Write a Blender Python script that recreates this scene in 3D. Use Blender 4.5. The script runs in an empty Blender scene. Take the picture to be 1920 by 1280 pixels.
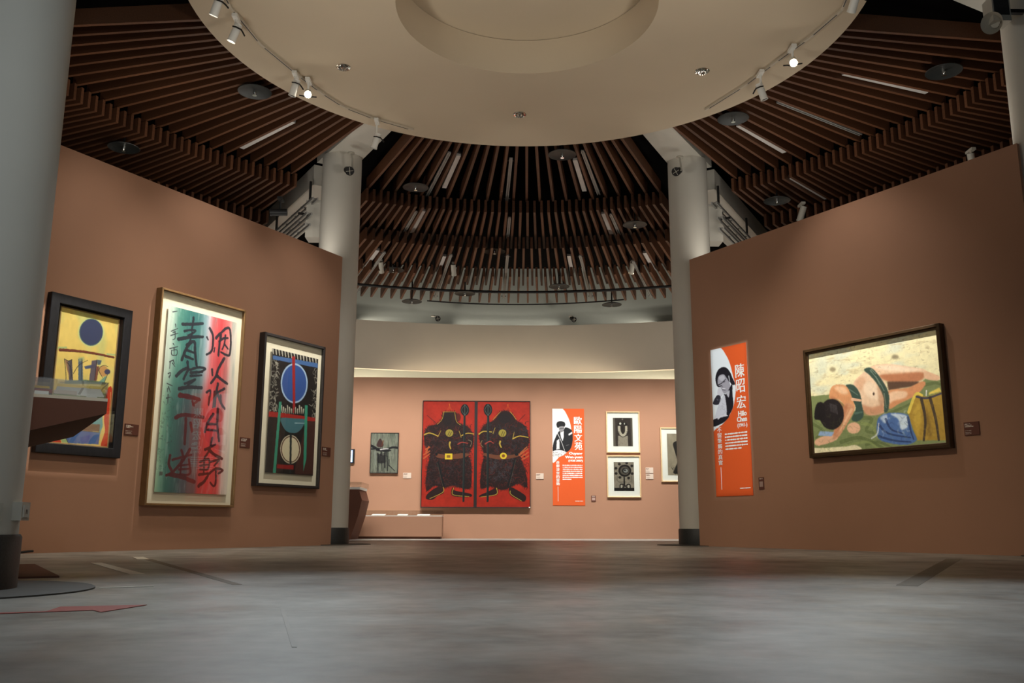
import bpy, bmesh, math, random
import numpy as np
from mathutils import Vector, Matrix

# ------------------------------------------------------------------ camera, world, big lights, exposure
SC = bpy.context.scene
COL = SC.collection
S3 = math.sqrt(3) / 2
CAM = Vector((-0.4228, -11.0436, 0.36))
cam_data = bpy.data.cameras.new('camera')
cam_data.sensor_fit = 'HORIZONTAL'
cam_data.sensor_width = 36.0
cam_data.lens = 36.0 * 1701.28 / 1920.0
cam_data.clip_start = 0.05
cam_data.clip_end = 200
cam = bpy.data.objects.new('camera', cam_data)
COL.objects.link(cam)
PIT, YAW, ROL = math.radians(11.416), math.radians(1.2324), math.radians(0.1748)
_f = Vector((math.sin(YAW) * math.cos(PIT), math.cos(YAW) * math.cos(PIT), math.sin(PIT)))
_r = Vector((math.cos(YAW), -math.sin(YAW), 0))
_u = _r.cross(_f)
_r2 = _r * math.cos(ROL) + _u * math.sin(ROL)
_u2 = _u * math.cos(ROL) - _r * math.sin(ROL)
cam.matrix_world = Matrix(((_r2.x, _u2.x, -_f.x, CAM.x), (_r2.y, _u2.y, -_f.y, CAM.y), (_r2.z, _u2.z, -_f.z, CAM.z), (0, 0, 0, 1)))
SC.camera = cam
SC.view_settings.view_transform = 'Standard'
SC.view_settings.look = 'None'
SC.view_settings.exposure = 0.0
SC.view_settings.gamma = 1.0
SC.view_settings.use_curve_mapping = False

world = bpy.data.worlds.new('world')
SC.world = world
world.use_nodes = True
_bg = world.node_tree.nodes['Background']
_bg.inputs[0].default_value = (0.55, 0.62, 0.70, 1)
_bg.inputs[1].default_value = 0.10

WARM = (1.0, 0.86, 0.66)
NEUT = (1.0, 0.94, 0.85)
COOL = (0.86, 0.95, 1.0)

def lamp_spot(name, loc, target, watts, color, angle, blend=0.6, radius=0.08):
    d = bpy.data.lights.new(name, 'SPOT')
    d.energy = watts
    d.color = color
    d.spot_size = math.radians(angle)
    d.spot_blend = blend
    d.shadow_soft_size = radius
    o = bpy.data.objects.new(name, d)
    o.location = loc
    o.rotation_euler = (Vector(target) - Vector(loc)).to_track_quat('-Z', 'Y').to_euler()
    COL.objects.link(o)
    return o

def lamp_area(name, loc, target, watts, color, sx, sy, spread=180):
    d = bpy.data.lights.new(name, 'AREA')
    d.shape = 'RECTANGLE'
    d.size, d.size_y = sx, sy
    d.energy = watts
    d.color = color
    d.spread = math.radians(spread)
    o = bpy.data.objects.new(name, d)
    o.location = loc
    o.rotation_euler = (Vector(target) - Vector(loc)).to_track_quat('-Z', 'Y').to_euler()
    COL.objects.link(o)
    return o

# daylight of the glazed entrance behind the camera; unseen spots added to fill near column and floor
lamp_area('entrance_daylight', (0.5, -15.5, 3.4), (0.2, 0, 6.0), 90, COOL, 8.0, 3.6)
lamp_spot('near_column_fill', (0.6, -13.2, 4.4), (-3.4, -5.9, 3.6), 330, COOL, 46, 0.9, 0.2)
for x, y in ((-2.5, -6.8), (0.1, -7.0), (2.8, -6.8)):
    lamp_spot('front_floor_fill', (x, y, 6.6), (x, y, 0), 390, COOL, 36, 1.0, 0.15)
# unseen spots added under the round ceiling to brighten the far columns
lamp_spot('far_column_fill', (-2.6, -3.0, 6.95), (3.4, 5.9, 1.6), 420, NEUT, 36, 0.9, 0.2)
lamp_spot('far_column_fill', (2.6, -3.0, 6.95), (-3.4, 5.9, 1.6), 420, NEUT, 36, 0.9, 0.2)
# added unseen fill: front pair for the disc, corridor pairs for slats and upper wall
lamp_spot('disc_fill', (3.9, -4.6, 1.9), (-0.2, 0.4, 7.1), 590, NEUT, 78, 0.9, 0.5)
lamp_spot('disc_fill', (-4.9, -3.6, 1.9), (0.2, 0.4, 7.1), 590, NEUT, 78, 0.9, 0.5)
lamp_spot('corridor_fill', (-6.4, 9.0, 1.6), (-1.5, 13.4, 7.2), 480, NEUT, 90, 0.9, 0.4)
lamp_spot('corridor_fill', (6.4, 9.0, 1.6), (1.5, 13.4, 7.2), 480, NEUT, 90, 0.9, 0.4)
lamp_spot('corridor_fill', (-6.4, 9.0, 1.6), (-0.8, 7.0, 7.1), 260, NEUT, 80, 0.9, 0.4)
lamp_spot('corridor_fill', (6.4, 9.0, 1.6), (0.8, 7.0, 7.1), 260, NEUT, 80, 0.9, 0.4)
# unseen fill strips added over the two side partitions to light the slats
for sx in (-1, 1):
    o = lamp_area('partition_top_fill', (sx * S3 * 5.75, 0.5 * 5.75, 5.22), (sx * S3 * 4.9, 0.5 * 4.9, 7.1), 40, NEUT, 5.6, 0.08)
    # long side along the wall, face turned up and a little outward
    ax, az = Vector((0.5, -sx * S3, 0)), Vector((-sx * S3 * 0.35, -0.5 * 0.35, -0.94)).normalized()
    ay = az.cross(ax)
    o.rotation_euler = Matrix((ax, ay, az)).transposed().to_euler()
# unseen spots added to brighten the side walls, then the back wall washers
lamp_spot('left_wall_fill', (-1.2, -1.9, 6.9), (-4.9, 2.4, -0.6), 470, WARM, 66, 0.95, 0.15)
lamp_spot('left_wall_fill', (-3.2, 0.0, 6.7), (-5.75, 1.0, 4.0), 30, WARM, 70, 0.95, 0.1)
lamp_spot('right_wall_fill', (-1.0, -1.2, 6.9), (4.5, 3.1, -0.6), 700, WARM, 62, 0.95, 0.15)
for x in np.arange(-5.4, 5.5, 1.2):
    lamp_spot('back_wall_washer', (x, 10.6, 6.35), (x, 13.6, 0.0), 720, (1.0, 0.965, 0.91), 67, 0.85, 0.15)
lamp_spot('floor_edge_fill', (-3.2, 0.4, 6.75), (-4.4, 0.6, 0), 170, WARM, 64, 0.9, 0.08)  # added spot that brightens the floor along the left wall
# light slot behind the back partition
lamp_area('cove_light', (0, 13.95, 4.1), (0, 14.6, 5.2), 70, WARM, 10.5, 0.06)
for az in (-13, 0, 13):
    q = Vector((14.66 * math.sin(math.radians(az)), 14.66 * math.cos(math.radians(az)), 6.0))
    lamp_area('upper_wall_fill', q, q + Vector((0, 0.25, 1)), 4, NEUT, 3.0, 0.05)  # unseen strips added on the ledge to lift the upper wall

# ------------------------------------------------------------------ materials
def s2l(c):
    return tuple((x / 255 / 12.92) if x / 255 <= 0.04045 else ((x / 255 + 0.055) / 1.055) ** 2.4 for x in c)

MATS = {}
def mat(name, rgb, rough=0.6, metal=0.0, noise=0.0, nscale=6.0, stretch=(1, 1, 1), bump=0.0, rand=0.0, emit=0.0, spec=0.4, coat=0.0):
    """Principled surface whose colour is varied a little by object-space noise."""
    m = bpy.data.materials.new(name)
    m.use_nodes = True
    nt = m.node_tree
    b = nt.nodes['Principled BSDF']
    col = s2l(rgb)
    b.inputs['Base Color'].default_value = col + (1,)
    b.inputs['Roughness'].default_value = rough
    b.inputs['Metallic'].default_value = metal
    b.inputs['Specular IOR Level'].default_value = spec
    b.inputs['Coat Weight'].default_value = coat
    if emit:
        b.inputs['Emission Color'].default_value = col + (1,)
        b.inputs['Emission Strength'].default_value = emit
    if noise or bump or rand:
        tc = nt.nodes.new('ShaderNodeTexCoord')
        mp = nt.nodes.new('ShaderNodeMapping')
        mp.inputs['Scale'].default_value = stretch
        nt.links.new(tc.outputs['Object'], mp.inputs[0])
        nz = nt.nodes.new('ShaderNodeTexNoise')
        nz.inputs['Scale'].default_value = nscale
        nz.inputs['Detail'].default_value = 6
        nt.links.new(mp.outputs[0], nz.inputs['Vector'])
        if noise or rand:
            mr = nt.nodes.new('ShaderNodeMapRange')
            mr.inputs[1].default_value = 0.25
            mr.inputs[2].default_value = 0.75
            mr.inputs[3].default_value = 1 - noise
            mr.inputs[4].default_value = 1 + noise
            nt.links.new(nz.outputs[0], mr.inputs[0])
            fac = mr.outputs[0]
            if rand:
                oi = nt.nodes.new('ShaderNodeObjectInfo')
                r2 = nt.nodes.new('ShaderNodeMapRange')
                r2.inputs[3].default_value = 1 - rand
                r2.inputs[4].default_value = 1 + rand
                nt.links.new(oi.outputs['Random'], r2.inputs[0])
                mu = nt.nodes.new('ShaderNodeMath')
                mu.operation = 'MULTIPLY'
                nt.links.new(fac, mu.inputs[0])
                nt.links.new(r2.outputs[0], mu.inputs[1])
                fac = mu.outputs[0]
            vm = nt.nodes.new('ShaderNodeVectorMath')
            vm.operation = 'SCALE'
            vm.inputs[0].default_value = col
            nt.links.new(fac, vm.inputs['Scale'])
            nt.links.new(vm.outputs[0], b.inputs['Base Color'])
        if bump:
            bp = nt.nodes.new('ShaderNodeBump')
            bp.inputs['Strength'].default_value = bump
            bp.inputs['Distance'].default_value = 0.01
            nt.links.new(nz.outputs[0], bp.inputs['Height'])
            nt.links.new(bp.outputs[0], b.inputs['Normal'])
    MATS[name] = m
    return m

M_WALL = mat('terracotta_paint', (173, 131, 106), 0.85, noise=0.03, nscale=1.2, spec=0.2)
M_CARD = mat('terracotta_card', (104, 62, 50), 0.7, noise=0.03)
M_TEXT = mat('pale_print', (225, 210, 196), 0.7)
M_COL = mat('column_paint', (205, 200, 188), 0.7, noise=0.03, nscale=2, bump=0.05)
M_DISC = mat('ceiling_paint', (206, 190, 165), 0.85, noise=0.03, nscale=0.9, spec=0.2)
M_FASC = mat('fascia_plaster', (208, 196, 178), 0.85, noise=0.04, nscale=1.1, spec=0.2)
M_UPW = mat('upper_wall_paint', (190, 192, 180), 0.85, noise=0.03, nscale=1.0, spec=0.2)
M_ROOF = mat('black_void_paint', (14, 12, 11), 0.95, spec=0.05)
M_WOOD = mat('dark_timber', (90, 57, 37), 0.5, noise=0.22, nscale=5.0, stretch=(0.6, 12, 12), bump=0.1, rand=0.22, spec=0.3)
M_STONE = mat('speckled_granite', (40, 41, 40), 0.55, noise=0.55, nscale=90, spec=0.5)
M_RING = mat('floor_ring_metal', (70, 66, 60), 0.7, metal=0.0, noise=0.1, nscale=8)
M_BLACK = mat('black_metal', (26, 25, 25), 0.45, noise=0.05)
M_DGREY = mat('dark_grey_metal', (66, 66, 66), 0.45, metal=0.4, noise=0.05)
M_ALU = mat('aluminium', (150, 148, 143), 0.45, metal=0.25, noise=0.05)
M_CHROME = mat('chrome', (220, 220, 215), 0.12, metal=1.0)
M_WHITE = mat('white_enamel', (232, 230, 222), 0.4, noise=0.02)
M_TRACK = mat('track_enamel', (200, 188, 168), 0.5, noise=0.02)
M_LENS = mat('lit_lens', (255, 246, 226), 0.3, emit=60.0)
M_LENSW = mat('soft_lit_lens', (255, 248, 235), 0.3, emit=4.0)
M_TUBE = mat('opal_tube', (196, 190, 184), 0.4)
M_SPRK = mat('heat_shield_metal', (44, 46, 45), 0.45, metal=0.3, noise=0.1, nscale=9)
M_FRBLK = mat('black_stained_oak', (22, 23, 27), 0.55, noise=0.35, nscale=9, stretch=(3, 1, 1), bump=0.3)
M_FRGOLD = mat('pale_gilt_wood', (128, 98, 62), 0.45, noise=0.12, nscale=10)
M_FRBRN = mat('dark_bronze_frame', (70, 52, 32), 0.4, metal=0.3, noise=0.2, nscale=12)
M_FRGRY = mat('charcoal_frame', (52, 47, 46), 0.5, noise=0.1)
M_FRTHIN = mat('thin_black_frame', (38, 30, 30), 0.55, noise=0.05)
M_FRMAPLE = mat('pale_maple_frame', (226, 196, 150), 0.5, noise=0.08, nscale=9)
M_LINER = mat('gilt_liner', (168, 140, 96), 0.45, metal=0.2, noise=0.1)
M_MAT = mat('cream_mat_board', (236, 226, 204), 0.85, noise=0.01)
M_MATW = mat('white_mat_board', (240, 240, 234), 0.85, noise=0.01)
M_PLASTIC = mat('grey_white_plastic', (188, 182, 168), 0.5)
M_PLATE = mat('terracotta_plate', (110, 68, 50), 0.7, noise=0.04)
M_RED = mat('red_vinyl', (158, 66, 54), 0.6, noise=0.06)
M_TAPE = mat('pale_tape', (232, 227, 214), 0.6, noise=0.05)
M_SEAM = mat('floor_seam_filler', (128, 118, 104), 0.7, noise=0.08)
M_JOINT = mat('floor_joint_filler', (156, 152, 145), 0.5)
M_PAPER = mat('paper', (240, 238, 232), 0.8, noise=0.02)
M_SCREEN = mat('lit_screen', (150, 180, 235), 0.3, emit=1.6)
M_SCREENW = mat('lit_screen_white', (225, 235, 250), 0.3, emit=1.6)

def glass(name, tint=(1, 1, 1), gloss=0.08):
    m = bpy.data.materials.new(name)
    m.use_nodes = True
    nt = m.node_tree
    nt.nodes.clear()
    out = nt.nodes.new('ShaderNodeOutputMaterial')
    mix = nt.nodes.new('ShaderNodeMixShader')
    tr = nt.nodes.new('ShaderNodeBsdfTransparent')
    tr.inputs[0].default_value = tint + (1,)
    gl = nt.nodes.new('ShaderNodeBsdfGlossy')
    gl.inputs['Roughness'].default_value = 0.0
    fr = nt.nodes.new('ShaderNodeFresnel')
    fr.inputs[0].default_value = 1.5
    ad = nt.nodes.new('ShaderNodeMath')
    ad.operation = 'MULTIPLY'
    ad.inputs[1].default_value = gloss / 0.04
    ad.use_clamp = True
    nt.links.new(fr.outputs[0], ad.inputs[0])
    ge = nt.nodes.new('ShaderNodeNewGeometry')      # only the outer skin mirrors; the inner skin lets light out
    inv = nt.nodes.new('ShaderNodeMath')
    inv.operation = 'SUBTRACT'
    inv.inputs[0].default_value = 1.0
    nt.links.new(ge.outputs['Backfacing'], inv.inputs[1])
    mu = nt.nodes.new('ShaderNodeMath')
    mu.operation = 'MULTIPLY'
    nt.links.new(ad.outputs[0], mu.inputs[0])
    nt.links.new(inv.outputs[0], mu.inputs[1])
    nt.links.new(mu.outputs[0], mix.inputs[0])
    nt.links.new(tr.outputs[0], mix.inputs[1])
    nt.links.new(gl.outputs[0], mix.inputs[2])
    nt.links.new(mix.outputs[0], out.inputs[0])
    return m
M_GLASS = glass('picture_glass', (0.97, 0.98, 0.97), 0.085)
M_ACRYL = glass('clear_acrylic', (0.96, 0.97, 0.96), 0.05)

def floor_material():
    m = bpy.data.materials.new('polished_concrete')
    m.use_nodes = True
    nt = m.node_tree
    b = nt.nodes['Principled BSDF']
    tc = nt.nodes.new('ShaderNodeTexCoord')
    def nz(scale, st, detail=5):
        mp = nt.nodes.new('ShaderNodeMapping')
        mp.inputs['Scale'].default_value = st
        nt.links.new(tc.outputs['Object'], mp.inputs[0])
        n = nt.nodes.new('ShaderNodeTexNoise')
        n.inputs['Scale'].default_value = scale
        n.inputs['Detail'].default_value = detail
        n.inputs['Roughness'].default_value = 0.6
        nt.links.new(mp.outputs[0], n.inputs['Vector'])
        return n.outputs[0]
    a, c = nz(1.6, (1, 1, 1), 3), nz(9.0, (1, 1.2, 1), 8)
    mx = nt.nodes.new('ShaderNodeMath')
    mx.operation = 'MULTIPLY_ADD'
    mx.inputs[1].default_value = 0.45
    nt.links.new(c, mx.inputs[0])
    nt.links.new(a, mx.inputs[2])
    cr = nt.nodes.new('ShaderNodeValToRGB')
    cr.color_ramp.elements[0].position = 0.48
    cr.color_ramp.elements[0].color = s2l((104, 100, 92)) + (1,)
    cr.color_ramp.elements[1].position = 0.98
    cr.color_ramp.elements[1].color = s2l((172, 169, 162)) + (1,)
    nt.links.new(mx.outputs[0], cr.inputs[0])
    nt.links.new(cr.outputs[0], b.inputs['Base Color'])
    rr = nt.nodes.new('ShaderNodeMapRange')
    rr.inputs[1].default_value = 0.3
    rr.inputs[2].default_value = 0.7
    rr.inputs[3].default_value = 0.34
    rr.inputs[4].default_value = 0.5
    nt.links.new(nz(2.2, (1, 1, 1)), rr.inputs[0])
    nt.links.new(rr.outputs[0], b.inputs['Roughness'])
    b.inputs['Specular IOR Level'].default_value = 0.45
    bp = nt.nodes.new('ShaderNodeBump')
    bp.inputs['Strength'].default_value = 0.06
    bp.inputs['Distance'].default_value = 0.01
    nt.links.new(c, bp.inputs['Height'])
    nt.links.new(bp.outputs[0], b.inputs['Normal'])
    return m
M_FLOOR = floor_material()

M_ART = bpy.data.materials.new('painted_surface')
M_ART.use_nodes = True
_nt = M_ART.node_tree
_ca = _nt.nodes.new('ShaderNodeVertexColor')
_ca.layer_name = 'pigment'
_nt.links.new(_ca.outputs[0], _nt.nodes['Principled BSDF'].inputs['Base Color'])
_nt.nodes['Principled BSDF'].inputs['Roughness'].default_value = 0.6
_nt.nodes['Principled BSDF'].inputs['Specular IOR Level'].default_value = 0.25

# ------------------------------------------------------------------ mesh building
class MB:
    def __init__(s):
        s.v, s.f, s.mi = [], [], []
    def add(s, vs, fs, mi=0):
        o = len(s.v)
        s.v += [tuple(p) for p in vs]
        s.f += [tuple(i + o for i in f) for f in fs]
        s.mi += [mi] * len(fs)
        return s
    def box(s, x0, x1, y0, y1, z0, z1, mi=0, M=None):
        vs = [Vector((x, y, z)) for z in (z0, z1) for y in (y0, y1) for x in (x0, x1)]
        if M is not None:
            vs = [M @ p for p in vs]
        return s.add(vs, [(0, 2, 3, 1), (4, 5, 7, 6), (0, 1, 5, 4), (2, 6, 7, 3), (0, 4, 6, 2), (1, 3, 7, 5)], mi)
    def hexa(s, pts, mi=0):
        """eight corners: four of the lower face in order, then four above them"""
        return s.add(pts, [(3, 2, 1, 0), (4, 5, 6, 7), (0, 1, 5, 4), (1, 2, 6, 5), (2, 3, 7, 6), (3, 0, 4, 7)], mi)
    def tube(s, p0, p1, r0, r1=None, n=16, mi=0, caps=True):
        p0, p1 = Vector(p0), Vector(p1)
        r1 = r0 if r1 is None else r1
        d = (p1 - p0).normalized()
        a = d.orthogonal().normalized()
        b = d.cross(a)
        vs = []
        for p, r in ((p0, r0), (p1, r1)):
            for i in range(n):
                t = 2 * math.pi * i / n
                vs.append(p + a * (r * math.cos(t)) + b * (r * math.sin(t)))
        fs = [(i, (i + 1) % n, n + (i + 1) % n, n + i) for i in range(n)]
        if caps:
            fs += [tuple(range(n - 1, -1, -1)), tuple(range(n, 2 * n))]
        return s.add(vs, fs, mi)
    def path(s, pts, r, n=8, mi=0):
        pts = [Vector(p) for p in pts]
        vs, fs = [], []
        for k, p in enumerate(pts):
            d = (pts[min(k + 1, len(pts) - 1)] - pts[max(k - 1, 0)]).normalized()
            a = Vector((0, 0, 1)).cross(d)
            a = a.normalized() if a.length > 1e-4 else Vector((1, 0, 0))
            b = d.cross(a)
            for i in range(n):
                t = 2 * math.pi * i / n
                vs.append(p + a * (r * math.cos(t)) + b * (r * math.sin(t)))
        for k in range(len(pts) - 1):
            for i in range(n):
                fs.append((k * n + i, k * n + (i + 1) % n, (k + 1) * n + (i + 1) % n, (k + 1) * n + i))
        fs += [tuple(range(n - 1, -1, -1)), tuple(range((len(pts) - 1) * n, len(pts) * n))]
        return s.add(vs, fs, mi)
    def lathe(s, prof, n=48, c=(0, 0, 0), closed=False, mi=0):
        vs, fs = [], []
        for r, z in prof:
            for i in range(n):
                t = 2 * math.pi * i / n
                vs.append((c[0] + r * math.cos(t), c[1] + r * math.sin(t), c[2] + z))
        m = len(prof)
        for k in range(m if closed else m - 1):
            k2 = (k + 1) % m
            for i in range(n):
                fs.append((k * n + i, k * n + (i + 1) % n, k2 * n + (i + 1) % n, k2 * n + i))
        if not closed:
            fs += [tuple(range(n - 1, -1, -1)), tuple(range((m - 1) * n, m * n))]
        return s.add(vs, fs, mi)
    def arc(s, r0, r1, z0, z1, a0, a1, n=64, mi=0):
        """thick curved band about the hall's axis; azimuth from +Y in degrees"""
        vs, fs = [], []
        for i in range(n + 1):
            t = math.radians(a0 + (a1 - a0) * i / n)
            for r, z in ((r0, z0), (r1, z0), (r1, z1), (r0, z1)):
                vs.append((r * math.sin(t), r * math.cos(t), z))
        for i in range(n):
            for k in range(4):
                fs.append((4 * i + k, 4 * i + (k + 1) % 4, 4 * i + 4 + (k + 1) % 4, 4 * i + 4 + k))
        fs += [(0, 3, 2, 1), tuple(4 * n + k for k in range(4))]
        return s.add(vs, fs, mi)
    def prism(s, poly, y0, y1, mi=0):
        """polygon in x,z extruded along y"""
        n = len(poly)
        vs = [(x, y0, z) for x, z in poly] + [(x, y1, z) for x, z in poly]
        return s.add(vs, [tuple(range(n)), tuple(range(2 * n - 1, n - 1, -1))] + [(i, n + i, n + (i + 1) % n, (i + 1) % n) for i in range(n)], mi)
    def frame(s, x0, x1, z0, z1, b, y0, y1, lip=0.0, lipy=None, mi=0):
        """mitred picture frame: outer x0..x1, z0..z1, border b, from the wall (y1) to the front (y0)"""
        def ring(i, y):
            return [(x0 + i, y, z0 + i), (x1 - i, y, z0 + i), (x1 - i, y, z1 - i), (x0 + i, y, z1 - i)]
        c = min(0.006, b * 0.2)
        loops = [ring(0, y1), ring(0, y0 + c), ring(c, y0), ring(b - c, y0), ring(b, y0 + c), ring(b, y1)]
        if lip:
            loops = [ring(0, y1), ring(0, y0 + c), ring(c, y0), ring(b * 0.55, y0), ring(b * 0.6, lipy), ring(b - c, lipy), ring(b, lipy + c), ring(b, y1)]
        vs = [p for l in loops for p in l]
        m = len(loops)
        fs = []
        for k in range(m):
            k2 = (k + 1) % m
            for i in range(4):
                fs.append((k * 4 + i, k * 4 + (i + 1) % 4, k2 * 4 + (i + 1) % 4, k2 * 4 + i))
        return s.add(vs, fs, mi)
    def build(s, name, mats, parent=None, smooth=False, loc=None, rotz=0.0):
        me = bpy.data.meshes.new(name)
        me.from_pydata(s.v, [], s.f)
        for m in (mats if isinstance(mats, (list, tuple)) else [mats]):
            me.materials.append(m)
        me.polygons.foreach_set('material_index', s.mi)
        bm = bmesh.new()
        bm.from_mesh(me)
        bmesh.ops.recalc_face_normals(bm, faces=bm.faces)
        bm.to_mesh(me)
        bm.free()
        if smooth:
            me.polygons.foreach_set('use_smooth', [True] * len(me.polygons))
            me.set_sharp_from_angle(angle=math.radians(35))
        me.update()
        return link(name, me, parent, loc, rotz)

def link(name, me, parent=None, loc=None, rotz=0.0):
    o = bpy.data.objects.new(name, me)
    COL.objects.link(o)
    if parent is not None:
        o.parent = parent
    if loc is not None:
        o.location = loc
    o.rotation_euler.z = rotz
    return o

def tag(o, label=None, cat=None, group=None, kind=None):
    if label: o['label'] = label
    if cat: o['category'] = cat
    if group: o['group'] = group
    if kind: o['kind'] = kind
    return o

def thing(name, label, cat, loc=(0, 0, 0), rotz=0.0, group=None):
    o = bpy.data.objects.new(name, None)
    o.empty_display_size = 0.1
    COL.objects.link(o)
    o.location = loc
    o.rotation_euler.z = rotz
    return tag(o, label, cat, group)

def struct(name, mb, m, smooth=False, loc=None, rotz=0.0):
    return tag(mb.build(name, m, None, smooth, loc, rotz), kind='structure')

def copy_tree(o, parent=None):
    c = o.copy()
    COL.objects.link(c)
    if parent is not None:
        c.parent = parent
        c.matrix_parent_inverse = o.matrix_parent_inverse
    for ch in list(o.children):
        copy_tree(ch, c)
    return c

# ------------------------------------------------------------------ lettering (font outlines turned into meshes)
def lettering(items, name, m, parent, y, label=None):
    """items: (text, x left, z bottom, width, height, weight, stretch); letters stand in the x,z plane"""
    vs, fs = [], []
    cu = bpy.data.curves.new('type', 'FONT')
    to = bpy.data.objects.new('type', cu)
    COL.objects.link(to)
    for k_, (text, x, z, w, h, wt) in enumerate(items):
        cu.body = text
        cu.size = 1.0
        cu.offset = wt
        cu.resolution_u = 3
        bpy.context.view_layer.update()
        dg = bpy.context.evaluated_depsgraph_get()
        me = bpy.data.meshes.new_from_object(to.evaluated_get(dg))
        if not len(me.vertices):
            continue
        co = np.empty(len(me.vertices) * 3)
        me.vertices.foreach_get('co', co)
        co = co.reshape(-1, 3)
        lo, hi = co.min(0), co.max(0)
        sx, sz = w / (hi[0] - lo[0]), h / (hi[1] - lo[1])
        o = len(vs)
        vs += [(x + (p[0] - lo[0]) * sx, y - 0.0006 * (k_ % 3), z + (p[1] - lo[1]) * sz) for p in co]
        fs += [tuple(i + o for i in pl.vertices) for pl in me.polygons]
        bpy.data.meshes.remove(me)
    bpy.data.objects.remove(to)
    bpy.data.curves.remove(cu)
    me = bpy.data.meshes.new(name)
    me.from_pydata(vs, [], fs)
    me.materials.append(m)
    o = link(name, me, parent)
    if label: o['label'] = label
    return o

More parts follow.
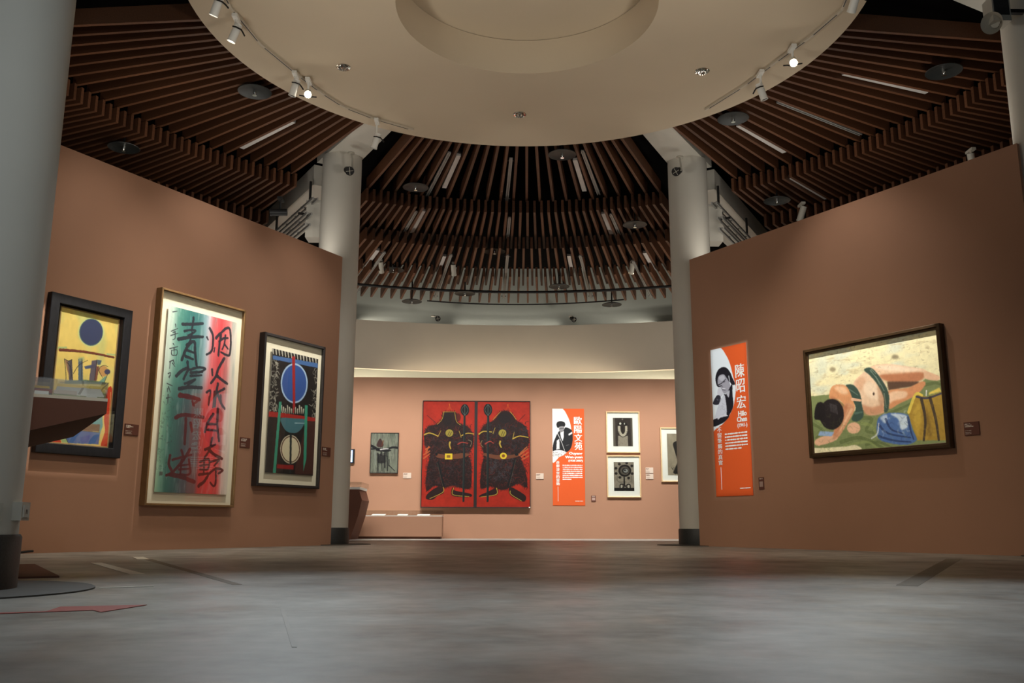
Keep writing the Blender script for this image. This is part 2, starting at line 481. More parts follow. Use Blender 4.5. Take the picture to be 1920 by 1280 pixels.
# strokes of each picture in canvas fractions: f fill, p polygon, c smooth shape, s brush stroke, n grain, t mottling, g ground, r scribble
ARTS = {
 'sun': [('f',(238,208,118)),
  ('t',(190,205,140),0.5,3,4,0.55),
  ('n',0.05,8,10),
  ('c',(205,215,150),[(0.757,0.122),(0.738,0.181),(0.664,0.23),(0.555,0.255),(0.441,0.25),(0.352,0.217),(0.311,0.165),(0.329,0.108),(0.4,0.059),(0.507,0.033),(0.622,0.036),(0.714,0.069)],3,1.0),
  ('c',(70,95,110),[(0.736,0.124),(0.719,0.179),(0.652,0.224),(0.553,0.247),(0.449,0.242),(0.369,0.212),(0.331,0.163),(0.347,0.11),(0.412,0.065),(0.509,0.041),(0.614,0.045),(0.697,0.075)],1,1.0),
  ('c',(56,68,104),[(0.726,0.124),(0.71,0.175),(0.647,0.217),(0.554,0.238),(0.456,0.234),(0.38,0.206),(0.345,0.16),(0.36,0.11),(0.421,0.069),(0.512,0.046),(0.611,0.049),(0.689,0.077)],2,1.0),
  ('s',(150,190,140),[(0.032,0.311),(0.144,0.296)],0.0477,0.0239,0.7,0.5),
  ('s',(150,190,150),[(0.85,0.288),(0.989,0.282)],0.0358,0.0239,0.6,0.5),
  ('s',(122,62,48),[(0.045,0.322),(0.359,0.306),(0.664,0.301),(0.968,0.305)],0.0453,0.031,1,0.3),
  ('s',(75,45,40),[(0.047,0.328),(0.481,0.309),(0.969,0.309)],0.0095,0.0095,0.7,0.4),
  ('p',(75,75,95),[(0.188,0.393),(0.257,0.382),(0.307,0.535),(0.243,0.54)],1,0.9),
  ('p',(150,110,90),[(0.14,0.386),(0.188,0.393),(0.25,0.516),(0.19,0.457)],1,0.9),
  ('p',(70,95,125),[(0.359,0.363),(0.429,0.351),(0.472,0.523),(0.395,0.529)],1,0.9),
  ('p',(180,190,130),[(0.357,0.352),(0.451,0.339),(0.469,0.37),(0.376,0.383)],1,0.6),
  ('p',(60,80,125),[(0.467,0.413),(0.656,0.381),(0.649,0.409),(0.495,0.432)],1,0.9),
  ('p',(85,80,105),[(0.589,0.36),(0.686,0.346),(0.683,0.508),(0.574,0.516)],1,0.9),
  ('p',(70,95,120),[(0.686,0.346),(0.761,0.345),(0.743,0.38),(0.694,0.384)],1,0.9),
  ('p',(115,65,60),[(0.684,0.396),(0.727,0.392),(0.707,0.506),(0.659,0.51)],1,0.9),
  ('c',(205,150,95),[(0.89,0.418),(0.884,0.439),(0.857,0.456),(0.818,0.465),(0.776,0.462),(0.744,0.45),(0.729,0.43),(0.735,0.409),(0.761,0.392),(0.8,0.384),(0.842,0.386),(0.875,0.398)],1,0.9),
  ('c',(65,70,105),[(0.931,0.42),(0.926,0.431),(0.909,0.439),(0.883,0.444),(0.856,0.443),(0.835,0.438),(0.826,0.428),(0.831,0.418),(0.849,0.409),(0.874,0.405),(0.901,0.405),(0.922,0.411)],1,1.0),
  ('p',(110,160,150),[(0.746,0.511),(0.837,0.466),(0.873,0.458),(0.837,0.524),(0.738,0.531)],1,0.9),
  ('s',(40,42,50),[(0.128,0.382),(0.167,0.458),(0.186,0.547),(0.096,0.559)],0.0107,0.0072,0.9,0.3),
  ('s',(40,42,50),[(0.255,0.377),(0.246,0.442),(0.301,0.533)],0.0107,0.0072,0.9,0.3),
  ('s',(40,42,50),[(0.301,0.48),(0.381,0.409),(0.517,0.363)],0.0107,0.0072,0.9,0.3),
  ('s',(40,42,50),[(0.727,0.425),(0.746,0.396),(0.818,0.379),(0.883,0.385)],0.0107,0.0072,0.9,0.3),
  ('s',(40,42,50),[(0.729,0.43),(0.801,0.474)],0.0107,0.0072,0.9,0.3),
  ('s',(40,42,50),[(0.14,0.384),(0.2,0.392),(0.255,0.377)],0.0107,0.0072,0.9,0.3),
  ('s',(40,42,50),[(0.42,0.363),(0.442,0.523)],0.0107,0.0072,0.9,0.3),
  ('s',(40,42,50),[(0.673,0.347),(0.669,0.501)],0.0107,0.0072,0.9,0.3),
  ('s',(40,42,50),[(0.883,0.446),(0.836,0.521)],0.0107,0.0072,0.9,0.3),
  ('s',(40,42,50),[(0.179,0.404),(0.259,0.451),(0.266,0.536)],0.0107,0.0072,0.9,0.3),
  ('p',(60,95,95),[(0.174,0.545),(0.524,0.511),(0.871,0.508),(0.874,0.521),(0.178,0.564)],2,0.8),
  ('p',(150,180,150),[(-0.015,0.646),(0.919,0.583),(0.895,0.753),(0.663,0.83),(-0.016,0.891)],3,0.8),
  ('p',(205,68,42),[(-0.049,0.771),(0.358,0.734),(0.261,0.926),(0.17,0.95),(0.0,1.0)],2,1.0),
  ('c',(200,62,38),[(0.894,0.575),(0.999,0.571),(1.009,1.003),(0.881,0.996),(0.93,0.88),(0.893,0.779)],1,1.0),
  ('p',(110,160,165),[(0.677,0.829),(0.859,0.758),(0.885,0.844),(0.852,0.897),(0.667,0.849)],2,1.0),
  ('p',(80,110,170),[(0.255,0.933),(0.519,0.896),(0.851,0.894),(0.841,0.984),(0.331,0.996)],2,1.0),
  ('p',(60,85,165),[(0.516,0.945),(0.681,0.918),(0.666,0.983),(0.539,0.988)],4,0.8),
  ('p',(120,85,70),[(0.533,0.894),(0.65,0.837),(0.838,0.834),(0.835,0.888)],2,1.0),
  ('p',(165,190,130),[(0.17,0.95),(0.255,0.933),(0.33,0.994),(0.234,0.996)],1,1.0),
  ('p',(205,75,50),[(-0.004,0.979),(0.17,0.95),(0.221,0.996),(0.0,1.0)],1,1.0),
  ('s',(215,180,110),[(0.97,0.579),(0.99,0.774),(0.999,0.994)],0.014,0.0112,0.8,0.4),
  ('s',(60,70,80),[(0.248,0.933),(0.33,0.994)],0.0126,0.0098,0.8,0.3),
  ('s',(60,60,70),[(0.533,0.895),(0.837,0.895)],0.0112,0.0084,0.7,0.3),
  ('s',(225,190,120),[(0.007,1.003),(0.992,0.997)],0.0126,0.0126,0.7,0.3)],
 'calli': [('g',[(0,(205,215,205)),(0.06,(200,215,205)),(0.16,(95,150,138)),(0.3,(62,120,118)),(0.44,(78,128,130)),(0.53,(150,175,185)),(0.58,(205,190,200)),(0.63,(222,120,125)),(0.75,(216,78,84)),(0.87,(222,128,128)),(0.93,(222,205,196)),(1,(224,216,204))],[(0,(165,195,165)),(0.05,(120,165,145)),(0.14,(60,110,105)),(0.26,(62,95,98)),(0.34,(82,86,96)),(0.52,(96,90,96)),(0.57,(190,70,72)),(0.7,(212,66,70)),(0.84,(212,84,84)),(0.9,(222,190,184)),(1,(222,212,200))]),
  ('n',0.05,40,6),
  ('t',(225,230,225),0.22,36,9,0.62),
  ('t',(40,90,90),0.2,14,4,0.6),
  ('s',(44,48,58),[(0.202,0.087),(0.334,0.074),(0.478,0.056)],0.0402,0.0313,0.92,0.35),
  ('s',(44,48,58),[(0.345,0.036),(0.34,0.071),(0.329,0.112)],0.0298,0.0232,0.92,0.35),
  ('s',(44,48,58),[(0.234,0.123),(0.304,0.11),(0.383,0.105),(0.356,0.122),(0.286,0.141)],0.0268,0.0209,0.92,0.35),
  ('s',(44,48,58),[(0.162,0.174),(0.324,0.148),(0.493,0.131)],0.0417,0.0324,0.92,0.35),
  ('s',(44,48,58),[(0.343,0.121),(0.317,0.172)],0.0268,0.0209,0.92,0.35),
  ('s',(44,48,58),[(0.313,0.183),(0.267,0.226),(0.227,0.284)],0.0417,0.0324,0.92,0.35),
  ('s',(44,48,58),[(0.285,0.197),(0.378,0.17),(0.403,0.234),(0.437,0.301)],0.0417,0.0324,0.92,0.35),
  ('s',(44,48,58),[(0.284,0.224),(0.384,0.23)],0.0327,0.0255,0.92,0.35),
  ('s',(44,48,58),[(0.276,0.26),(0.379,0.268)],0.0357,0.0278,0.92,0.35),
  ('s',(44,48,58),[(0.306,0.289),(0.324,0.329)],0.0357,0.0278,0.92,0.35),
  ('s',(44,48,58),[(0.171,0.376),(0.247,0.339),(0.323,0.324),(0.304,0.35),(0.269,0.387)],0.0387,0.0301,0.92,0.35),
  ('s',(44,48,58),[(0.348,0.329),(0.467,0.307),(0.562,0.308),(0.473,0.337)],0.0298,0.0232,0.92,0.35),
  ('s',(44,48,58),[(0.364,0.345),(0.521,0.328)],0.0357,0.0278,0.92,0.35),
  ('s',(44,48,58),[(0.361,0.363),(0.513,0.348)],0.0298,0.0232,0.92,0.35),
  ('s',(44,48,58),[(0.292,0.411),(0.431,0.377),(0.329,0.418)],0.0298,0.0232,0.92,0.35),
  ('s',(44,48,58),[(0.224,0.443),(0.355,0.426),(0.527,0.418)],0.0446,0.0348,0.92,0.35),
  ('s',(44,48,58),[(0.583,0.073),(0.639,0.114),(0.638,0.195),(0.565,0.226)],0.0327,0.0255,0.92,0.35),
  ('s',(44,48,58),[(0.552,0.127),(0.571,0.14)],0.0238,0.0185,0.92,0.35),
  ('s',(44,48,58),[(0.669,0.202),(0.677,0.176)],0.0208,0.0162,0.92,0.35),
  ('s',(44,48,58),[(0.686,0.12),(0.751,0.086),(0.743,0.145),(0.737,0.217)],0.0357,0.0278,0.92,0.35),
  ('s',(44,48,58),[(0.769,0.076),(0.824,0.05),(0.882,0.051),(0.91,0.126),(0.902,0.198),(0.847,0.204),(0.772,0.194)],0.0327,0.0255,0.92,0.35),
  ('s',(44,48,58),[(0.734,0.136),(0.796,0.112),(0.861,0.104)],0.0298,0.0232,0.92,0.35),
  ('s',(44,48,58),[(0.823,0.092),(0.815,0.144),(0.786,0.177)],0.0268,0.0209,0.92,0.35),
  ('s',(44,48,58),[(0.815,0.144),(0.873,0.167)],0.0268,0.0209,0.92,0.35),
  ('s',(44,48,58),[(0.659,0.304),(0.669,0.336)],0.0298,0.0232,0.92,0.35),
  ('s',(44,48,58),[(0.825,0.228),(0.751,0.292),(0.721,0.339),(0.656,0.381)],0.0387,0.0301,0.92,0.35),
  ('s',(44,48,58),[(0.733,0.333),(0.802,0.351),(0.894,0.369)],0.0387,0.0301,0.92,0.35),
  ('s',(44,48,58),[(0.603,0.438),(0.657,0.428),(0.642,0.504)],0.0298,0.0232,0.92,0.35),
  ('s',(44,48,58),[(0.759,0.379),(0.743,0.433),(0.735,0.511)],0.0357,0.0278,0.92,0.35),
  ('s',(44,48,58),[(0.86,0.401),(0.764,0.427)],0.0298,0.0232,0.92,0.35),
  ('s',(44,48,58),[(0.759,0.432),(0.813,0.479),(0.858,0.506)],0.0357,0.0278,0.92,0.35),
  ('s',(88,46,52),[(0.241,0.471),(0.355,0.486),(0.499,0.483),(0.422,0.518)],0.039,0.0268,0.92,0.3),
  ('s',(44,48,58),[(0.106,0.096),(0.114,0.113)],0.0134,0.0073,0.85,0.4),
  ('s',(44,48,58),[(0.058,0.14),(0.142,0.116)],0.0134,0.0073,0.85,0.4),
  ('s',(44,48,58),[(0.083,0.145),(0.118,0.134)],0.0134,0.0073,0.85,0.4),
  ('s',(44,48,58),[(0.055,0.164),(0.151,0.142)],0.0134,0.0073,0.85,0.4),
  ('s',(44,48,58),[(0.108,0.142),(0.115,0.173),(0.086,0.185)],0.0134,0.0073,0.85,0.4),
  ('s',(44,48,58),[(0.097,0.205),(0.111,0.212)],0.0134,0.0073,0.85,0.4),
  ('s',(44,48,58),[(0.057,0.236),(0.162,0.215)],0.0134,0.0073,0.85,0.4),
  ('s',(44,48,58),[(0.082,0.244),(0.091,0.267),(0.154,0.262),(0.151,0.235),(0.082,0.244)],0.0134,0.0073,0.85,0.4),
  ('s',(44,48,58),[(0.112,0.229),(0.119,0.265)],0.0134,0.0073,0.85,0.4),
  ('s',(44,48,58),[(0.067,0.307),(0.119,0.292)],0.0134,0.0073,0.85,0.4),
  ('s',(44,48,58),[(0.075,0.307),(0.074,0.343)],0.0134,0.0073,0.85,0.4),
  ('s',(44,48,58),[(0.105,0.311),(0.144,0.328)],0.0134,0.0073,0.85,0.4),
  ('s',(44,48,58),[(0.114,0.296),(0.135,0.314)],0.0134,0.0073,0.85,0.4),
  ('s',(44,48,58),[(0.061,0.372),(0.092,0.365),(0.081,0.394)],0.0134,0.0073,0.85,0.4),
  ('s',(44,48,58),[(0.09,0.379),(0.069,0.391)],0.0134,0.0073,0.85,0.4),
  ('s',(44,48,58),[(0.056,0.425),(0.132,0.434)],0.0134,0.0073,0.85,0.4),
  ('s',(44,48,58),[(0.07,0.452),(0.068,0.471)],0.0134,0.0073,0.85,0.4),
  ('s',(44,48,58),[(0.079,0.442),(0.108,0.469)],0.0134,0.0073,0.85,0.4),
  ('s',(44,48,58),[(0.063,0.504),(0.119,0.496)],0.0134,0.0073,0.85,0.4),
  ('s',(44,48,58),[(0.082,0.484),(0.086,0.531)],0.0134,0.0073,0.85,0.4),
  ('s',(44,48,58),[(0.058,0.033),(0.115,0.022)],0.0134,0.0073,0.85,0.4),
  ('s',(62,30,36),[(0.716,0.428),(0.71,0.517)],0.028,0.023,0.92,0.35),
  ('s',(62,30,36),[(0.811,0.443),(0.822,0.484),(0.883,0.515)],0.0343,0.0281,0.92,0.35),
  ('s',(62,30,36),[(0.646,0.463),(0.645,0.508)],0.028,0.023,0.92,0.35),
  ('s',(62,30,36),[(0.721,0.555),(0.653,0.603),(0.618,0.658)],0.0374,0.0307,0.92,0.35),
  ('s',(62,30,36),[(0.785,0.522),(0.789,0.611),(0.83,0.7)],0.0374,0.0307,0.92,0.35),
  ('s',(62,30,36),[(0.662,0.613),(0.781,0.608)],0.0312,0.0255,0.92,0.35),
  ('s',(62,30,36),[(0.655,0.646),(0.789,0.645)],0.0312,0.0255,0.92,0.35),
  ('s',(62,30,36),[(0.73,0.689),(0.703,0.754),(0.637,0.803)],0.0312,0.0255,0.92,0.35),
  ('s',(62,30,36),[(0.637,0.757),(0.783,0.723)],0.0312,0.0255,0.92,0.35),
  ('s',(62,30,36),[(0.682,0.752),(0.767,0.777),(0.89,0.799)],0.0405,0.0332,0.92,0.35),
  ('s',(62,30,36),[(0.579,0.827),(0.7,0.808),(0.697,0.861),(0.587,0.867)],0.028,0.023,0.92,0.35),
  ('s',(62,30,36),[(0.583,0.847),(0.699,0.837)],0.0249,0.0204,0.92,0.35),
  ('s',(62,30,36),[(0.635,0.812),(0.644,0.893)],0.028,0.023,0.92,0.35),
  ('s',(62,30,36),[(0.58,0.896),(0.702,0.886)],0.0312,0.0255,0.92,0.35),
  ('s',(62,30,36),[(0.585,0.957),(0.652,0.933),(0.701,0.902)],0.0405,0.0332,0.92,0.35),
  ('s',(62,30,36),[(0.729,0.822),(0.847,0.806),(0.786,0.841)],0.028,0.023,0.92,0.35),
  ('s',(62,30,36),[(0.709,0.891),(0.809,0.858),(0.912,0.863),(0.855,0.882)],0.0312,0.0255,0.92,0.35),
  ('s',(62,30,36),[(0.811,0.853),(0.822,0.934),(0.795,0.954),(0.747,0.936)],0.028,0.023,0.92,0.35),
  ('s',(84,34,42),[(0.236,0.479),(0.355,0.476),(0.505,0.485)],0.0521,0.0434,0.9,0.3),
  ('s',(84,34,42),[(0.411,0.501),(0.441,0.523)],0.0307,0.0255,0.9,0.3),
  ('s',(84,34,42),[(0.205,0.601),(0.313,0.58),(0.583,0.58)],0.046,0.0383,0.9,0.3),
  ('s',(84,34,42),[(0.342,0.6),(0.35,0.735)],0.0399,0.0332,0.9,0.3),
  ('s',(84,34,42),[(0.409,0.62),(0.438,0.665)],0.0368,0.0307,0.9,0.3),
  ('s',(84,34,42),[(0.168,0.806),(0.161,0.852),(0.21,0.892),(0.141,0.91)],0.0368,0.0307,0.9,0.3),
  ('s',(84,34,42),[(0.2,0.905),(0.343,0.914),(0.517,0.936)],0.0521,0.0434,0.9,0.3),
  ('s',(84,34,42),[(0.202,0.827),(0.322,0.809),(0.456,0.791)],0.0276,0.023,0.9,0.3),
  ('s',(84,34,42),[(0.315,0.773),(0.354,0.817)],0.0337,0.0281,0.9,0.3),
  ('s',(84,34,42),[(0.426,0.764),(0.349,0.822),(0.227,0.889)],0.0399,0.0332,0.9,0.3),
  ('s',(84,34,42),[(0.424,0.819),(0.451,0.893),(0.316,0.901)],0.0276,0.023,0.9,0.3),
  ('s',(84,34,42),[(0.3,0.855),(0.429,0.845)],0.0245,0.0204,0.9,0.3),
  ('s',(84,34,42),[(0.298,0.875),(0.434,0.868)],0.0245,0.0204,0.9,0.3),
  ('s',(84,34,42),[(0.324,0.823),(0.322,0.901)],0.0276,0.023,0.9,0.3),
  ('r',(55,70,72),(0.007,0.493,0.176,0.759),60,0.0064,0.0281,3,0.7),
  ('r',(50,70,70),(0.01,0.765,0.131,0.892),30,0.0064,0.023,4,0.6),
  ('p',(60,50,52),[(0.048,0.892),(0.093,0.893),(0.09,0.911),(0.05,0.914)],1,0.6)],
 'blue': [('f',(38,33,33)),
  ('n',0.3,12,30),
  ('s',(205,200,185),[(0.012,0.0),(0.029,0.042)],0.0321,0.0198,0.85,0.6),
  ('s',(205,200,185),[(0.074,0.0),(0.092,0.042)],0.0321,0.0198,0.85,0.6),
  ('s',(205,200,185),[(0.137,0.0),(0.155,0.042)],0.0321,0.0198,0.85,0.6),
  ('s',(205,200,185),[(0.201,0.0),(0.218,0.042)],0.0321,0.0198,0.85,0.6),
  ('s',(205,200,185),[(0.265,0.0),(0.282,0.042)],0.0321,0.0198,0.85,0.6),
  ('s',(205,200,185),[(0.329,0.0),(0.347,0.043)],0.0321,0.0198,0.85,0.6),
  ('s',(205,200,185),[(0.394,0.0),(0.412,0.043)],0.0321,0.0198,0.85,0.6),
  ('s',(205,200,185),[(0.46,0.0),(0.478,0.043)],0.0321,0.0198,0.85,0.6),
  ('s',(205,200,185),[(0.526,0.0),(0.544,0.043)],0.0321,0.0198,0.85,0.6),
  ('s',(205,200,185),[(0.593,0.0),(0.612,0.043)],0.0321,0.0198,0.85,0.6),
  ('s',(205,200,185),[(0.661,0.0),(0.679,0.044)],0.0321,0.0198,0.85,0.6),
  ('s',(205,200,185),[(0.729,0.0),(0.747,0.044)],0.0321,0.0198,0.85,0.6),
  ('s',(205,200,185),[(0.798,0.0),(0.816,0.044)],0.0321,0.0198,0.85,0.6),
  ('s',(205,200,185),[(0.867,0.0),(0.886,0.044)],0.0321,0.0198,0.85,0.6),
  ('s',(205,200,185),[(0.937,0.0),(0.956,0.045)],0.0321,0.0198,0.85,0.6),
  ('r',(190,185,170),(-0.01,0.106,0.155,0.512),60,0.0173,0.0988,5,0.7),
  ('r',(190,185,170),(0.915,0.089,1.038,0.514),50,0.0148,0.0988,6,0.7),
  ('p',(76,110,165),[(0.02,0.058),(0.991,0.038),(0.995,0.078),(0.024,0.09)],1,1.0),
  ('c',(172,196,226),[(0.787,0.229),(0.757,0.317),(0.656,0.386),(0.514,0.417),(0.369,0.403),(0.258,0.35),(0.211,0.271),(0.238,0.186),(0.333,0.117),(0.473,0.083),(0.621,0.094),(0.737,0.147)],1,1.0),
  ('c',(58,88,156),[(0.756,0.232),(0.73,0.312),(0.639,0.374),(0.512,0.403),(0.382,0.39),(0.283,0.341),(0.24,0.269),(0.264,0.191),(0.349,0.129),(0.475,0.098),(0.608,0.108),(0.711,0.157)],1,1.0),
  ('s',(215,210,190),[(0.251,0.455),(0.276,0.513)],0.0272,0.0124,0.85,0.5),
  ('s',(215,210,190),[(0.294,0.465),(0.315,0.511)],0.0272,0.0124,0.85,0.5),
  ('s',(215,210,190),[(0.337,0.476),(0.353,0.509)],0.0272,0.0124,0.85,0.5),
  ('s',(215,210,190),[(0.375,0.447),(0.393,0.507)],0.0272,0.0124,0.85,0.5),
  ('s',(215,210,190),[(0.419,0.458),(0.432,0.505)],0.0272,0.0124,0.85,0.5),
  ('s',(215,210,190),[(0.462,0.469),(0.472,0.503)],0.0272,0.0124,0.85,0.5),
  ('s',(215,210,190),[(0.501,0.44),(0.511,0.5)],0.0272,0.0124,0.85,0.5),
  ('s',(215,210,190),[(0.546,0.451),(0.551,0.498)],0.0272,0.0124,0.85,0.5),
  ('s',(215,210,190),[(0.59,0.462),(0.592,0.496)],0.0272,0.0124,0.85,0.5),
  ('s',(215,210,190),[(0.63,0.433),(0.632,0.494)],0.0272,0.0124,0.85,0.5),
  ('s',(215,210,190),[(0.675,0.444),(0.673,0.492)],0.0272,0.0124,0.85,0.5),
  ('s',(215,210,190),[(0.72,0.455),(0.714,0.489)],0.0272,0.0124,0.85,0.5),
  ('p',(168,44,44),[(0.418,0.029),(0.481,0.025),(0.541,0.452),(0.491,0.455)],1,1.0),
  ('s',(168,44,44),[(0.508,0.435),(0.51,0.493)],0.0395,0.0247,0.8,0.6),
  ('s',(168,44,40),[(0.007,0.537),(0.346,0.53),(0.986,0.527)],0.079,0.0593,1,0.2),
  ('p',(84,48,42),[(0.791,0.548),(1.027,0.537),(1.017,0.988),(0.602,0.996),(0.597,0.958)],3,0.8),
  ('p',(70,45,40),[(0.109,0.561),(0.276,0.553),(0.284,0.993),(0.096,0.996)],6,0.5),
  ('c',(74,116,128),[(0.259,0.554),(0.521,0.542),(0.756,0.538),(0.731,0.593),(0.635,0.646),(0.511,0.664),(0.374,0.653),(0.288,0.609)],1,1.0),
  ('s',(190,215,225),[(0.551,0.579),(0.806,0.567)],0.0148,0.0099,0.7,0.2),
  ('c',(200,190,165),[(0.706,0.791),(0.683,0.851),(0.607,0.897),(0.5,0.915),(0.391,0.902),(0.308,0.862),(0.272,0.805),(0.293,0.747),(0.365,0.701),(0.471,0.681),(0.583,0.692),(0.669,0.733)],1,1.0),
  ('c',(90,55,48),[(0.686,0.792),(0.665,0.847),(0.596,0.889),(0.499,0.906),(0.4,0.894),(0.324,0.857),(0.291,0.805),(0.31,0.751),(0.376,0.709),(0.472,0.69),(0.574,0.701),(0.652,0.738)],1,1.0),
  ('c',(214,202,172),[(0.668,0.792),(0.649,0.844),(0.587,0.882),(0.498,0.898),(0.407,0.887),(0.338,0.853),(0.308,0.804),(0.325,0.754),(0.386,0.715),(0.473,0.698),(0.566,0.708),(0.637,0.742)],1,1.0),
  ('p',(64,152,126),[(0.197,0.425),(0.25,0.421),(0.207,1.003),(0.149,1.004)],1,1.0),
  ('p',(64,152,126),[(0.747,0.418),(0.809,0.414),(0.836,0.866),(0.781,0.973)],1,1.0),
  ('p',(46,52,52),[(0.455,0.668),(0.497,0.666),(0.528,1.002),(0.489,1.003)],1,1.0),
  ('p',(160,38,38),[(0.224,0.927),(0.568,0.925),(0.568,0.961),(0.228,0.962)],2,0.9)],
 'beach': [('f',(232,224,180)),
  ('t',(196,208,196),0.6,4,6,0.5),
  ('t',(196,182,142),0.6,16,34,0.6),
  ('t',(150,138,106),0.5,30,60,0.7),
  ('p',(120,132,86),[(-0.006,0.429),(0.167,0.437),(0.362,0.633),(0.619,0.612),(0.804,0.539),(0.894,0.421),(1.0,0.454),(1.004,1.009),(0.362,1.006),(0.276,0.955),(-0.003,0.948)],1,1.0),
  ('t',(120,132,86),0,1,1,0.5),
  ('s',(84,96,56),[(0.402,0.7),(0.487,0.725),(0.438,0.825),(0.542,0.864)],0.0274,0.0164,0.55,0.1),
  ('s',(84,96,56),[(0.234,0.909),(0.391,0.886),(0.554,0.995)],0.0274,0.0164,0.55,0.1),
  ('s',(84,96,56),[(-0.002,0.701),(0.09,0.783),(0.026,0.845)],0.0231,0.0139,0.55,0.1),
  ('s',(84,96,56),[(0.43,0.957),(0.516,0.939),(0.635,1.01)],0.021,0.0126,0.55,0.1),
  ('s',(84,96,56),[(0.614,0.69),(0.718,0.653),(0.779,0.624)],0.021,0.0126,0.55,0.1),
  ('s',(84,96,56),[(0.886,0.477),(0.961,0.472),(0.997,0.497)],0.0231,0.0139,0.55,0.1),
  ('s',(142,156,92),[(0.409,0.754),(0.483,0.791),(0.518,0.9)],0.0231,0.0139,0.5,0.1),
  ('s',(142,156,92),[(0.036,0.663),(0.127,0.746)],0.0189,0.0114,0.5,0.1),
  ('s',(142,156,92),[(0.254,0.952),(0.432,0.93),(0.513,0.991)],0.0189,0.0114,0.5,0.1),
  ('c',(226,216,178),[(-0.003,0.941),(0.138,0.979),(0.276,0.955),(0.354,0.952),(0.368,1.006),(-0.0,1.004)],1,1.0),
  ('c',(228,196,164),[(0.366,0.361),(0.425,0.297),(0.493,0.257),(0.575,0.313),(0.622,0.481),(0.619,0.612),(0.584,0.673),(0.51,0.688),(0.447,0.666),(0.41,0.553),(0.373,0.438)],1,1.0),
  ('c',(190,132,98),[(0.42,0.581),(0.493,0.613),(0.578,0.606),(0.584,0.673),(0.51,0.691),(0.436,0.667)],6,0.8),
  ('c',(205,150,115),[(0.377,0.37),(0.435,0.313),(0.464,0.373),(0.417,0.445)],7,0.5),
  ('c',(242,222,196),[(0.441,0.396),(0.507,0.381),(0.565,0.471),(0.54,0.547),(0.467,0.508)],8,0.6),
  ('c',(232,198,164),[(0.504,0.245),(0.622,0.232),(0.8,0.296),(0.899,0.342),(0.898,0.397),(0.85,0.432),(0.713,0.419),(0.603,0.372)],1,1.0),
  ('c',(178,112,76),[(0.574,0.327),(0.718,0.339),(0.874,0.36),(0.89,0.402),(0.84,0.44),(0.692,0.423),(0.612,0.387)],5,0.9),
  ('p',(84,60,46),[(0.624,0.396),(0.85,0.438),(0.843,0.472),(0.627,0.482)],3,0.95),
  ('c',(206,142,98),[(0.623,0.488),(0.769,0.481),(0.869,0.442),(0.893,0.473),(0.823,0.555),(0.7,0.612),(0.619,0.645)],1,1.0),
  ('c',(236,200,166),[(0.628,0.509),(0.698,0.495),(0.761,0.519),(0.743,0.567),(0.662,0.58),(0.624,0.6)],4,0.9),
  ('c',(222,180,146),[(0.895,0.354),(0.948,0.385),(0.993,0.422),(0.981,0.453),(0.926,0.44),(0.892,0.412)],1,1.0),
  ('c',(58,78,68),[(0.455,0.252),(0.515,0.248),(0.584,0.369),(0.628,0.509),(0.617,0.651),(0.584,0.673),(0.588,0.542),(0.548,0.408),(0.5,0.319)],1,1.0),
  ('s',(128,146,130),[(0.503,0.266),(0.56,0.377),(0.596,0.477)],0.0084,0.0053,0.6,0.4),
  ('s',(128,146,130),[(0.542,0.334),(0.568,0.419)],0.0084,0.0053,0.6,0.4),
  ('s',(128,146,130),[(0.595,0.503),(0.602,0.636)],0.0084,0.0053,0.6,0.4),
  ('s',(128,146,130),[(0.514,0.261),(0.543,0.307)],0.0084,0.0053,0.6,0.4),
  ('c',(58,78,68),[(0.3,0.377),(0.365,0.382),(0.41,0.471),(0.42,0.581),(0.425,0.683),(0.378,0.73),(0.33,0.703),(0.369,0.6),(0.326,0.484)],1,1.0),
  ('s',(120,140,125),[(0.329,0.416),(0.393,0.482)],0.0105,0.0063,0.5,0.4),
  ('s',(100,130,115),[(0.36,0.653),(0.416,0.648)],0.0147,0.0105,0.5,0.4),
  ('c',(212,150,104),[(0.163,0.429),(0.189,0.364),(0.248,0.355),(0.314,0.393),(0.356,0.544),(0.358,0.602),(0.297,0.583),(0.234,0.497),(0.165,0.479)],1,1.0),
  ('c',(236,198,160),[(0.206,0.374),(0.286,0.384),(0.316,0.455),(0.26,0.446)],5,0.8),
  ('c',(205,150,112),[(0.29,0.547),(0.362,0.597),(0.301,0.727),(0.204,0.872),(0.159,0.844),(0.235,0.69)],1,1.0),
  ('s',(232,190,152),[(0.335,0.609),(0.266,0.736),(0.198,0.837)],0.0189,0.0126,0.6,0),
  ('c',(218,172,138),[(0.015,0.872),(0.087,0.838),(0.18,0.838),(0.204,0.876),(0.13,0.91),(0.028,0.923)],1,1.0),
  ('c',(222,176,142),[(0.394,0.795),(0.385,0.821),(0.365,0.838),(0.339,0.842),(0.312,0.832),(0.294,0.81),(0.288,0.782),(0.297,0.756),(0.318,0.739),(0.345,0.735),(0.371,0.746),(0.389,0.768)],1,1.0),
  ('s',(220,178,146),[(0.346,0.515),(0.411,0.537)],0.021,0.0147,1,0),
  ('c',(176,112,78),[(0.166,0.458),(0.223,0.488),(0.297,0.583),(0.352,0.601),(0.274,0.593),(0.197,0.533)],3,0.6),
  ('c',(170,106,72),[(0.235,0.69),(0.29,0.561),(0.303,0.59),(0.202,0.858),(0.169,0.841)],3,0.5),
  ('c',(246,226,200),[(0.537,0.241),(0.641,0.247),(0.78,0.297),(0.875,0.337),(0.778,0.331),(0.618,0.29)],4,0.7),
  ('c',(150,98,66),[(0.548,0.415),(0.593,0.529),(0.588,0.607),(0.553,0.589)],5,0.4),
